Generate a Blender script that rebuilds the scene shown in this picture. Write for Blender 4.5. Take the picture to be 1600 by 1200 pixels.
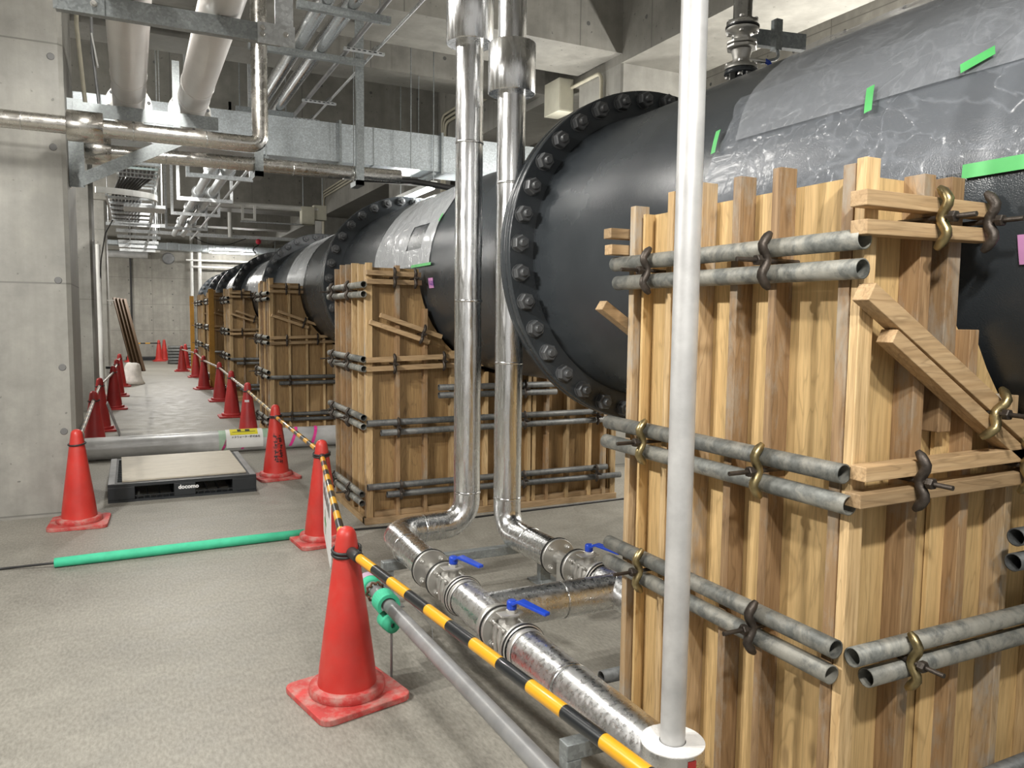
import bpy, math, random
from mathutils import Vector, Matrix, noise

PI = math.pi
rnd = random.Random(7)
sc = bpy.context.scene
col = sc.collection
for o in list(bpy.data.objects):
    bpy.data.objects.remove(o)

# ------------------------------------------------------------------ camera, world, light
cam = bpy.data.cameras.new('camera')
cam.sensor_fit = 'HORIZONTAL'
cam.sensor_width = 36.0
cam.lens = 1210.0 / 1600.0 * 36.0
cam.clip_end = 200
camo = bpy.data.objects.new('camera', cam)
col.objects.link(camo)
camo.matrix_world = Matrix(((0.89800504, 0.02675115, -0.43917118, 0.0),
                            (-0.43983594, 0.08057499, -0.89445627, 0.0),
                            (0.01145848, 0.99638951, 0.08412286, 1.55),
                            (0, 0, 0, 1)))
sc.camera = camo
sc.view_settings.view_transform = 'Standard'
sc.view_settings.look = 'None'
sc.view_settings.gamma = 1.0
sc.view_settings.use_curve_mapping = False
sc.view_settings.exposure = 0.0

w = bpy.data.worlds.new('world')
sc.world = w
w.use_nodes = True
w.node_tree.nodes['Background'].inputs[0].default_value = (1.0, 0.97, 0.92, 1)
w.node_tree.nodes['Background'].inputs[1].default_value = 0.55


# fluorescent battens of the hall, plus added unseen fill lights: bare tubes that shine all round, or (hooded) with a reflector that only shines down
def batten_or_fill_light(name, x, y, z, along_y, power, hooded=False):
    for k in (-0.3, 0.3):
        l = bpy.data.lights.new(name, 'SPOT' if hooded else 'POINT')
        if hooded:
            l.spot_size = math.radians(172)
            l.spot_blend = 0.35
        l.energy = power / 2
        l.color = (1.0, 0.97, 0.915)
        l.shadow_soft_size = 0.07
        o = bpy.data.objects.new(name, l)
        o.location = (x, y + k, z) if along_y else (x + k, y, z)
        col.objects.link(o)


batten_or_fill_light('batten_light_corridor', -1.9, 3.0, 3.45, True, 760, True)
batten_or_fill_light('batten_light_entrance', 0.45, -0.25, 3.05, False, 380, True)
batten_or_fill_light('batten_light_column', -0.3, 4.5, 4.1, True, 95)
batten_or_fill_light('batten_light_aisle_near', 0.2, 5.2, 3.8, True, 160, True)
batten_or_fill_light('batten_light_left_bay', -2.9, 11.8, 3.2, True, 380)
batten_or_fill_light('fill_light_left_bay_far', -2.4, 18.0, 3.2, True, 420)  # added fill hidden behind the columns, brightens the far ceiling
batten_or_fill_light('fill_light_left_bay_end', -2.2, 25.0, 3.2, True, 300)  # added fill at the back of the left bay, out of view
batten_or_fill_light('fill_light_aisle', 0.55, 10.4, 3.75, True, 260, True)  # added fill tucked behind pipes and beams, no fixture here
batten_or_fill_light('fill_light_aisle_far', 0.7, 17.5, 3.7, True, 130, True)  # added fill for the far aisle, without a fixture
batten_or_fill_light('fill_light_end', 1.0, 24.0, 3.6, False, 650, True)  # added fill that lifts the end wall, separate from its visible lamp
batten_or_fill_light('batten_light_side', 5.75, 4.6, 2.5, True, 420)
batten_or_fill_light('fill_light_behind_main', 3.95, 7.75, 2.8, True, 110)  # added unseen fill behind the main, brightens the beam undersides

# ------------------------------------------------------------------ node helpers


class NT:
    def __init__(self, name):
        self.m = bpy.data.materials.new(name)
        self.m.use_nodes = True
        self.t = self.m.node_tree
        self.t.nodes.clear()
        self.out = self.t.nodes.new('ShaderNodeOutputMaterial')

    def n(self, typ, props=None, **inp):
        nd = self.t.nodes.new('ShaderNode' + typ)
        for k, v in (props or {}).items():
            setattr(nd, k, v)
        for k, v in inp.items():
            key = int(k[1:]) if k[0] == 'i' and k[1:].isdigit() else k.replace('_', ' ')
            s = nd.inputs[key]
            if hasattr(v, 'is_linked') or isinstance(v, bpy.types.NodeSocket):
                self.t.links.new(v, s)
            else:
                s.default_value = v
        return nd

    def coords(self, kind='Object'):
        if kind == 'Position':
            return self.n('NewGeometry').outputs['Position']
        return self.n('TexCoord').outputs[kind]

    def scale(self, vec, s):
        return self.n('Mapping', i0=vec, i3=s).outputs[0]

    def noise(self, vec, scale, detail=4.0, rough=0.55, dist=0.0):
        return self.n('TexNoise', Vector=vec, Scale=scale, Detail=detail, Roughness=rough, Distortion=dist).outputs[0]

    def ramp(self, fac, stops):
        nd = self.n('ValToRGB', i0=fac)
        cr = nd.color_ramp
        while len(cr.elements) > 1:
            cr.elements.remove(cr.elements[-1])
        cr.elements[0].position = stops[0][0]
        cr.elements[0].color = c4(stops[0][1])
        for p, c in stops[1:]:
            e = cr.elements.new(p)
            e.color = c4(c)
        return nd.outputs[0]

    def math(self, op, a, b=0.0, c=None):
        nd = self.n('Math', {'operation': op}, i0=a, i1=b)
        if c is not None:
            if isinstance(c, bpy.types.NodeSocket):
                self.t.links.new(c, nd.inputs[2])
            else:
                nd.inputs[2].default_value = c
        return nd.outputs[0]

    def mix(self, fac, a, b, mode='MIX'):
        nd = self.n('MixRGB', {'blend_type': mode}, i0=fac)
        for i, v in ((1, a), (2, b)):
            if isinstance(v, bpy.types.NodeSocket):
                self.t.links.new(v, nd.inputs[i])
            else:
                nd.inputs[i].default_value = c4(v)
        return nd.outputs[0]

    def bump(self, h, strength, dist=0.01):
        return self.n('Bump', Strength=strength, Distance=dist, Height=h).outputs[0]

    def bsdf(self, **inp):
        b = self.n('BsdfPrincipled', None, **inp)
        self.t.links.new(b.outputs[0], self.out.inputs[0])
        return b


def c4(c):
    if isinstance(c, (int, float)):
        return (c, c, c, 1)
    return tuple(c) + (1,) if len(c) == 3 else tuple(c)


MATS = {}


def simple(name, color, rough=0.5, metal=0.0, var=0.12, vscale=8.0, bump=0.0, bscale=60.0, coat=0.0, rvar=0.0, dirt=None, dirt_amt=0.5):
    t = NT(name)
    v = t.coords('Object')
    n1 = t.noise(v, vscale)
    lo = [max(0, c * (1 - var * 1.6)) for c in color]
    hi = [min(1, c * (1 + var * 1.2)) for c in color]
    c = t.ramp(n1, [(0.3, lo), (0.7, hi)])
    if dirt:
        n3 = t.noise(v, vscale * 1.7, 6, 0.65)
        f = t.ramp(n3, [(0.45, 0.0), (0.72, dirt_amt)])
        c = t.mix(f, c, dirt)
    kw = dict(Base_Color=c, Metallic=metal, Coat_Weight=coat)
    if rvar:
        kw['Roughness'] = t.ramp(t.noise(v, vscale * 2.3), [(0.3, max(0.02, rough - rvar)), (0.7, min(1, rough + rvar))])
    else:
        kw['Roughness'] = rough
    if bump:
        kw['Normal'] = t.bump(t.noise(v, bscale, 5), bump)
    t.bsdf(**kw)
    MATS[name] = t.m
    return t.m


def concrete(name, base, seam=(0.9, 1.8, 0.0, 0.35), hole=(0.45, 0.6), rough=0.62, streak=0.35, dark_hole=(0.10, 0.10, 0.095)):
    t = NT(name)
    p = t.coords('Position')
    sep = t.n('SeparateXYZ', i0=p)
    nrm = t.n('SeparateXYZ', i0=t.n('NewGeometry').outputs['Normal'])
    u = t.math('ADD', sep.outputs[0], sep.outputs[1])
    z = sep.outputs[2]
    big = t.noise(p, 0.9, 5, 0.6)
    mid = t.noise(p, 5.0, 6, 0.65)
    fine = t.noise(p, 90.0, 3, 0.6)
    st = t.noise(t.scale(p, (9, 9, 0.6)), 1.0, 5, 0.6)
    a = [c * 0.55 for c in base]
    b = [min(1, c * 1.3) for c in base]
    cc = t.ramp(big, [(0.25, a), (0.75, b)])
    c2 = t.ramp(mid, [(0.32, [c * 0.62 for c in base]), (0.68, [min(1, c * 1.28) for c in base])])
    cc = t.mix(0.5, cc, c2)
    sf = t.ramp(st, [(0.35, streak), (0.62, 0.0)])
    cc = t.mix(sf, cc, [c * 0.62 for c in base])
    spots = t.ramp(t.noise(p, 22.0, 2, 0.4), [(0.24, 0.8), (0.29, 0.0)])
    cc = t.mix(spots, cc, [c * 0.4 for c in base])
    vert = t.math('LESS_THAN', t.math('ABSOLUTE', nrm.outputs[2]), 0.5)

    def cell(val, size, off):
        f = t.math('FRACT', t.math('DIVIDE', t.math('ADD', val, off), size))
        return t.math('MULTIPLY', t.math('ABSOLUTE', t.math('SUBTRACT', f, 0.5)), size)
    du = cell(u, seam[0], seam[2])
    dz = cell(z, seam[1], seam[3])
    ls = t.math('MAXIMUM', t.math('LESS_THAN', du, 0.006), t.math('LESS_THAN', dz, 0.006))
    ls = t.math('MULTIPLY', ls, t.math('MULTIPLY', vert, 0.8))
    cc = t.mix(ls, cc, [c * 0.45 for c in base])
    if hole:
        hu = cell(u, hole[0] * 2, 0.13)
        hz = cell(z, hole[1], 0.22)
        d = t.math('SQRT', t.math('ADD', t.math('MULTIPLY', hu, hu), t.math('MULTIPLY', hz, hz)))
        hh = t.math('MULTIPLY', t.math('LESS_THAN', d, 0.021), vert)
        cc = t.mix(hh, cc, dark_hole)
    rg = t.ramp(mid, [(0.3, rough - 0.12), (0.7, rough + 0.12)])
    hgt = t.math('ADD', mid, t.math('MULTIPLY', fine, 0.25))
    t.bsdf(Base_Color=cc, Roughness=rg, Normal=t.bump(hgt, 0.12, 0.01))
    MATS[name] = t.m
    return t.m


def floor_mat():
    t = NT('floor_concrete')
    p = t.coords('Position')
    b1 = t.noise(t.scale(p, (0.7, 1.2, 1)), 0.9, 6, 0.6, 0.4)
    b2 = t.noise(p, 6.0, 6, 0.65)
    b3 = t.noise(t.scale(p, (14, 5, 1)), 6.0, 4, 0.6)
    b4 = t.noise(p, 130.0, 2, 0.5)
    c = t.ramp(b1, [(0.25, (0.13, 0.122, 0.104)), (0.5, (0.235, 0.223, 0.19)), (0.75, (0.34, 0.325, 0.28))])
    c = t.mix(0.35, c, t.ramp(b2, [(0.34, (0.14, 0.132, 0.112)), (0.66, (0.35, 0.332, 0.288))]))
    c = t.mix(0.38, c, t.ramp(b3, [(0.35, (0.13, 0.123, 0.106)), (0.65, (0.36, 0.345, 0.30))]))
    c = t.mix(t.ramp(b4, [(0.27, 0.7), (0.34, 0.0)]), c, (0.11, 0.10, 0.085))
    r = t.ramp(b2, [(0.3, 0.45), (0.7, 0.68)])
    t.bsdf(Base_Color=c, Roughness=r, Normal=t.bump(b2, 0.05, 0.01))
    MATS['floor'] = t.m


def wood(name, light, dark, axis='z', rough=0.6, grain=1.0, knots=0.6, rand=0.35, stain=None):
    t = NT(name)
    v = t.coords('Object')
    oi = t.n('ObjectInfo').outputs['Random']
    off = t.n('CombineXYZ', X=t.math('MULTIPLY', oi, 37.0), Y=t.math('MULTIPLY', oi, 91.0), Z=t.math('MULTIPLY', oi, 53.0)).outputs[0]
    v = t.n('VectorMath', {'operation': 'ADD'}, i0=v, i1=off).outputs[0]
    s = {'x': (0.9, 14, 14), 'y': (14, 0.9, 14), 'z': (14, 14, 0.9)}[axis]
    g = t.noise(t.scale(v, s), 2.4 * grain, 6, 0.6, 1.2)
    s2 = {'x': (0.5, 5, 5), 'y': (5, 0.5, 5), 'z': (5, 5, 0.5)}[axis]
    cath = t.noise(t.scale(v, s2), 1.1, 3, 0.5, 2.0)
    ring = t.math('FRACT', t.math('MULTIPLY', cath, 9.0))
    c = t.ramp(g, [(0.28, dark), (0.55, [0.5 * (a + b) for a, b in zip(light, dark)]), (0.75, light)])
    c = t.mix(t.ramp(ring, [(0.0, 0.55), (0.10, 0.12), (0.3, 0.0), (0.9, 0.0), (1.0, 0.5)]), c, [x * 0.6 for x in dark])
    fg = t.noise(t.scale(v, [q * 3.2 for q in s]), 3.0, 3, 0.6)
    c = t.mix(t.ramp(fg, [(0.35, 0.35), (0.55, 0.0)]), c, [x * 0.55 for x in dark])
    if knots:
        s3 = {'x': (1.6, 4, 4), 'y': (4, 1.6, 4), 'z': (4, 4, 1.6)}[axis]
        vo = t.n('TexVoronoi', Vector=t.scale(v, s3), Scale=1.3).outputs['Distance']
        c = t.mix(t.ramp(vo, [(0.0, knots), (0.055, knots * 0.8), (0.10, 0.0)]), c, (0.10, 0.055, 0.025))
    br = t.math('ADD', 1.0 - rand * 0.55, t.math('MULTIPLY', oi, rand))
    c = t.mix(1.0, c, t.n('CombineXYZ', X=br, Y=br, Z=br).outputs[0], 'MULTIPLY')
    if stain:
        sn = t.noise(t.scale(v, (5, 5, 2)), 2.0, 6, 0.7)
        c = t.mix(t.ramp(sn, [(0.50, 0.0), (0.66, 0.75)]), c, stain)
    t.bsdf(Base_Color=c, Roughness=rough, Normal=t.bump(g, 0.10, 0.004))
    MATS[name] = t.m


def foil(name, color=(0.88, 0.885, 0.89), rough=0.27, strength=0.20, scale=9.0, stretch=(1, 1, 1)):
    t = NT(name)
    v = t.scale(t.coords('Object'), stretch)
    n1 = t.noise(v, scale, 4, 0.5, 0.9)
    n2 = t.noise(v, scale * 6.0, 3, 0.55, 0.5)
    vo = t.n('TexVoronoi', {'feature': 'DISTANCE_TO_EDGE'}, Vector=t.n('VectorMath', {'operation': 'ADD'}, i0=v, i1=t.n('TexNoise', Vector=v, Scale=7.0).outputs[1]).outputs[0], Scale=6.0).outputs[0]
    cre = t.ramp(vo, [(0.0, 0.0), (0.03, 1.0)])
    h = t.math('ADD', t.math('ADD', n1, t.math('MULTIPLY', n2, 0.035)), t.math('MULTIPLY', cre, 0.035))
    c = t.ramp(n1, [(0.3, [x * 0.82 for x in color]), (0.7, color)])
    r = t.ramp(n2, [(0.3, rough - 0.06), (0.7, rough + 0.12)])
    t.bsdf(Base_Color=c, Metallic=1.0, Roughness=r, Normal=t.bump(h, strength, 0.012))
    MATS[name] = t.m


def galv(name, color=(0.30, 0.325, 0.33), rough=0.42, scale=26.0, metal=0.5):
    t = NT(name)
    v = t.coords('Object')
    vo = t.n('TexVoronoi', Vector=v, Scale=scale).outputs['Color']
    g = t.n('SeparateXYZ', i0=vo).outputs[0]
    n1 = t.noise(v, 3.0, 4)
    c = t.ramp(g, [(0.0, [x * 0.74 for x in color]), (0.6, color), (1.0, [min(1, x * 1.3) for x in color])])
    c = t.mix(0.4, c, t.ramp(n1, [(0.3, [x * 0.7 for x in color]), (0.7, [min(1, x * 1.2) for x in color])]))
    t.bsdf(Base_Color=c, Metallic=metal, Roughness=t.ramp(g, [(0.0, rough - 0.04), (1.0, rough + 0.06)]))
    MATS[name] = t.m


def scaffold(name, steel=(0.13, 0.135, 0.125), paste=(0.36, 0.345, 0.295), amount=0.55):
    t = NT(name)
    v = t.coords('Object')
    oi = t.n('ObjectInfo').outputs['Random']
    off = t.n('CombineXYZ', X=t.math('MULTIPLY', oi, 37.0), Y=t.math('MULTIPLY', oi, 91.0), Z=t.math('MULTIPLY', oi, 53.0)).outputs[0]
    v = t.n('VectorMath', {'operation': 'ADD'}, i0=v, i1=off).outputs[0]
    n1 = t.noise(v, 9.0, 7, 0.7, 0.4)
    n2 = t.noise(v, 45.0, 4, 0.6)
    c = t.ramp(n2, [(0.3, [x * 0.7 for x in steel]), (0.7, [x * 1.4 for x in steel])])
    f = t.ramp(n1, [(0.44, 0.0), (0.56, amount), (0.7, min(1, amount * 1.3))])
    c = t.mix(f, c, paste)
    br = t.math('ADD', 0.78, t.math('MULTIPLY', oi, 0.45))
    c = t.mix(1.0, c, t.n('CombineXYZ', X=br, Y=br, Z=br).outputs[0], 'MULTIPLY')
    t.bsdf(Base_Color=c, Metallic=0.25, Roughness=0.55, Normal=t.bump(t.math('ADD', n1, t.math('MULTIPLY', n2, 0.3)), 0.25, 0.006))
    MATS[name] = t.m


def painted_black():
    t = NT('black_epoxy_paint')
    v = t.coords('Object')
    n1 = t.noise(v, 1.6, 5)
    sp = t.noise(v, 240.0, 2, 0.5)
    c = t.ramp(n1, [(0.3, (0.030, 0.035, 0.040)), (0.7, (0.048, 0.055, 0.061))])
    t.bsdf(Base_Color=c, Roughness=t.ramp(n1, [(0.3, 0.22), (0.7, 0.30)]), Normal=t.bump(sp, 0.22, 0.004))
    MATS['black_paint'] = t.m


def stripes(name, c1, c2, period, wear=0.0):
    t = NT(name)
    v = t.coords('Object')
    z = t.n('SeparateXYZ', i0=v).outputs[2]
    f = t.math('GREATER_THAN', t.math('FRACT', t.math('DIVIDE', z, period)), 0.5)
    n1 = t.noise(v, 18.0, 5)
    c = t.mix(f, c1, c2)
    if wear:
        c = t.mix(t.ramp(n1, [(0.45, 0.0), (0.7, wear)]), c, (0.55, 0.53, 0.48))
    t.bsdf(Base_Color=c, Roughness=0.3, Coat_Weight=0.25)
    MATS[name] = t.m


def film(name, alpha, tint=(0.62, 0.65, 0.69), rough=0.2, bscale=3.0):
    t = NT(name)
    v = t.coords('Object')
    n1 = t.noise(v, bscale, 3, 0.45, 0.8)
    r1 = t.noise(t.scale(v, (1.0, 1.5, 1.0)), 2.2, 2, 0.4, 2.4)
    r2 = t.noise(t.scale(t.n('Mapping', i0=v, i2=(0.5, 0.3, 0.9)).outputs[0], (4.5, 0.8, 4.5)), 1.4, 3, 0.5, 0.6)
    a1 = t.math('ABSOLUTE', t.math('SUBTRACT', r1, 0.5))
    a2 = t.math('ABSOLUTE', t.math('SUBTRACT', r2, 0.5))
    k1 = t.ramp(a1, [(0.0, 1.0), (0.022, 0.0)])
    k2 = t.ramp(a2, [(0.0, 1.0), (0.03, 0.0)])
    h = t.math('ADD', t.math('ADD', n1, t.math('MULTIPLY', k1, 0.10)), t.math('MULTIPLY', k2, 0.07))
    b = t.n('BsdfPrincipled', None, Base_Color=c4(tint), Roughness=rough, Normal=t.bump(h, 0.5, 0.03))
    tr = t.n('BsdfTransparent')
    fac = t.math('ADD', alpha, t.math('MULTIPLY', t.math('MAXIMUM', k1, k2), 0.12))
    mx = t.n('MixShader', i0=fac)
    t.t.links.new(tr.outputs[0], mx.inputs[1])
    t.t.links.new(b.outputs[0], mx.inputs[2])
    t.t.links.new(mx.outputs[0], t.out.inputs[0])
    MATS[name] = t.m


def emit(name, color, strength):
    t = NT(name)
    e = t.n('Emission', Color=c4(color), Strength=strength)
    t.t.links.new(e.outputs[0], t.out.inputs[0])
    MATS[name] = t.m


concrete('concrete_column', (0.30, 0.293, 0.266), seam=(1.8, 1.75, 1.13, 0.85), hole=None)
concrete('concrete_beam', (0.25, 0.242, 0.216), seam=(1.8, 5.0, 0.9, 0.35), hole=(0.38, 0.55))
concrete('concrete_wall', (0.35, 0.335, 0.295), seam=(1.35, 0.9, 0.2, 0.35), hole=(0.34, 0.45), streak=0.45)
floor_mat()
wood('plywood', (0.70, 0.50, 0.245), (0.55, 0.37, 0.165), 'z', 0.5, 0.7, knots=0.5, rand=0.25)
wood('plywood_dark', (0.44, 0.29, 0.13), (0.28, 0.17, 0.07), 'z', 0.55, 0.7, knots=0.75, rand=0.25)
wood('batten', (0.70, 0.52, 0.29), (0.45, 0.29, 0.13), 'z', 0.62, 1.2, knots=0.7, rand=0.5)
wood('batten_brown', (0.40, 0.265, 0.14), (0.24, 0.14, 0.065), 'z', 0.64, 1.2, knots=0.7, rand=0.4, stain=(0.30, 0.27, 0.22))
wood('batten_worn', (0.60, 0.45, 0.27), (0.36, 0.235, 0.12), 'z', 0.66, 1.0, knots=0.5, rand=0.4, stain=(0.36, 0.345, 0.31))
wood('timber_x', (0.56, 0.40, 0.23), (0.37, 0.24, 0.12), 'x', 0.66, 1.0, knots=0.4, rand=0.45)
wood('timber_y', (0.60, 0.42, 0.22), (0.40, 0.25, 0.11), 'y', 0.66, 1.0, knots=0.4, rand=0.45)
wood('plank', (0.12, 0.07, 0.034), (0.075, 0.042, 0.02), 'z', 0.55, 0.9, knots=0.2, rand=0.5)
wood('sheet_ply', (0.50, 0.455, 0.37), (0.43, 0.385, 0.30), 'x', 0.5, 0.5, knots=0.15, rand=0.1)
foil('foil')
foil('foil_riser', strength=0.18, scale=10.0, rough=0.22, stretch=(1, 1, 0.10))
foil('foil_smooth', rough=0.16, strength=0.12, scale=7.0)
foil('foil_brown', color=(0.70, 0.68, 0.64), rough=0.24, strength=0.012, scale=3.0)
galv('galv', scale=85.0)
galv('galv_duct', color=(0.56, 0.61, 0.64), rough=0.34, scale=95.0, metal=0.55)
galv('galv_pale', color=(0.60, 0.62, 0.63), rough=0.4, scale=60.0, metal=0.55)
scaffold('scaffold')
scaffold('scaffold_dark', steel=(0.10, 0.105, 0.105), paste=(0.20, 0.195, 0.18), amount=0.45)
painted_black()
stripes('stripe_bar', (0.012, 0.014, 0.016), (0.72, 0.36, 0.015), 0.30, 0.0)
stripes('stripe_bar_worn', (0.06, 0.06, 0.06), (0.62, 0.42, 0.10), 0.30, 0.5)
stripes('stripe_bar_grey', (0.20, 0.20, 0.20), (0.55, 0.47, 0.36), 0.30, 0.75)
film('film_thin', 0.22, tint=(0.42, 0.45, 0.50))
film('film_double', 0.36, tint=(0.38, 0.40, 0.43))
film('film_milky', 0.72, tint=(0.58, 0.60, 0.62))
emit('lamp_tube', (1.0, 0.98, 0.94), 260.0)
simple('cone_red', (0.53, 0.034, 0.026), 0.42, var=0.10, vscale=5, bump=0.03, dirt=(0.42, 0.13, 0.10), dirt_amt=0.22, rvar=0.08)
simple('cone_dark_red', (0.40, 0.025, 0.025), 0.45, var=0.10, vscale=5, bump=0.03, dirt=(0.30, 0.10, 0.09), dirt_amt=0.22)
simple('cone_base_dusty', (0.50, 0.05, 0.045), 0.6, var=0.14, vscale=9, dirt=(0.42, 0.30, 0.26), dirt_amt=0.85)
simple('black_rubber', (0.022, 0.022, 0.022), 0.5)
simple('black_plastic', (0.018, 0.021, 0.024), 0.42, rvar=0.08)
simple('black_cable', (0.012, 0.012, 0.012), 0.45)
simple('dark_iron', (0.075, 0.062, 0.052), 0.5, 0.6, var=0.3, vscale=30, bump=0.2, bscale=80)
simple('brass_iron', (0.36, 0.29, 0.15), 0.36, 0.9, var=0.3, vscale=25, bump=0.1, bscale=60)
simple('bolt_grey', (0.12, 0.125, 0.13), 0.42, 0.25, var=0.15, vscale=20)
simple('stainless', (0.60, 0.59, 0.56), 0.42, 0.8, var=0.08, vscale=12, rvar=0.07)
simple('stainless_cast', (0.54, 0.53, 0.50), 0.48, 0.8, var=0.12, vscale=25, bump=0.12, bscale=90)
simple('pale_steel', (0.56, 0.56, 0.555), 0.42, 0.35, var=0.12, vscale=7, dirt=(0.36, 0.36, 0.36), dirt_amt=0.4)
simple('grey_pipe', (0.27, 0.275, 0.28), 0.38, 0.25, var=0.15, vscale=6, dirt=(0.4, 0.38, 0.35), dirt_amt=0.3)
simple('plug_grey', (0.16, 0.16, 0.158), 0.7)
simple('pvc_grey', (0.66, 0.635, 0.615), 0.32, 0.15, var=0.06, vscale=2)
simple('wrapped_grey', (0.46, 0.46, 0.455), 0.35, 0.1, var=0.12, vscale=5, bump=0.15, bscale=9)
simple('blue_vinyl', (0.012, 0.06, 0.50), 0.35, var=0.08)
simple('foam_green', (0.055, 0.50, 0.29), 0.7, var=0.08, vscale=14, bump=0.1, bscale=120)
simple('tape_green', (0.09, 0.46, 0.13), 0.5, var=0.1)
simple('tape_pale_green', (0.33, 0.46, 0.34), 0.5, var=0.1)
simple('tape_pink', (0.72, 0.04, 0.28), 0.5, var=0.08)
simple('tape_lilac', (0.55, 0.40, 0.52), 0.5, var=0.1)
simple('label_pink', (0.60, 0.28, 0.52), 0.55, var=0.06)
simple('ink_purple', (0.10, 0.03, 0.30), 0.6, var=0.05)
simple('ink_black', (0.015, 0.015, 0.018), 0.6, var=0.05)
simple('white_paper', (0.72, 0.72, 0.70), 0.55, var=0.04)
simple('yellow_print', (0.66, 0.58, 0.02), 0.55, var=0.04)
simple('white_print', (0.78, 0.78, 0.78), 0.5, var=0.03)
simple('white_foam', (0.78, 0.77, 0.75), 0.75, var=0.05, vscale=30, bump=0.2, bscale=120)
simple('white_enamel', (0.78, 0.78, 0.75), 0.4, var=0.04)
simple('cream_enamel', (0.62, 0.60, 0.49), 0.42, var=0.05)
simple('cream_conduit', (0.50, 0.47, 0.37), 0.45, var=0.08)
simple('yellow_steel', (0.50, 0.26, 0.04), 0.5, var=0.15, vscale=5)
simple('sack_white', (0.74, 0.72, 0.67), 0.8, var=0.12, vscale=9, bump=0.5, bscale=14)
simple('mortar', (0.50, 0.48, 0.43), 0.85, var=0.1, vscale=12, bump=0.2)
simple('rust', (0.12, 0.06, 0.035), 0.75, 0.3, var=0.3, vscale=20, bump=0.4, bscale=50)
simple('red_plastic', (0.62, 0.03, 0.06), 0.45)
simple('teal_plastic', (0.18, 0.45, 0.38), 0.5)

# ------------------------------------------------------------------ mesh helpers
ORG = {}


def V(*a):
    return Vector(a[0]) if len(a) == 1 else Vector(a)


def frame(d, hint=None):
    d = d.normalized()
    h = hint or (Vector((0, 0, 1)) if abs(d.z) < 0.95 else Vector((1, 0, 0)))
    a = h.cross(d)
    a.normalize()
    b = d.cross(a)
    return a, b


def fillet(pts, r, n=8):
    pts = [V(p) for p in pts]
    out = [pts[0]]
    for i in range(1, len(pts) - 1):
        p, a, b = pts[i], (pts[i - 1] - pts[i]), (pts[i + 1] - pts[i])
        la, lb = a.length, b.length
        a.normalize(); b.normalize()
        ang = a.angle(b)
        t = min(r / math.tan(ang / 2), la * 0.49, lb * 0.49)
        rr = t * math.tan(ang / 2)
        c = p + (a + b).normalized() * (rr / math.sin(ang / 2))
        s, e = p + a * t - c, p + b * t - c
        tot = s.angle(e)
        ax = s.cross(e).normalized()
        for k in range(n + 1):
            out.append(c + Matrix.Rotation(tot * k / n, 3, ax) @ s)
    out.append(pts[-1])
    return out


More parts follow.
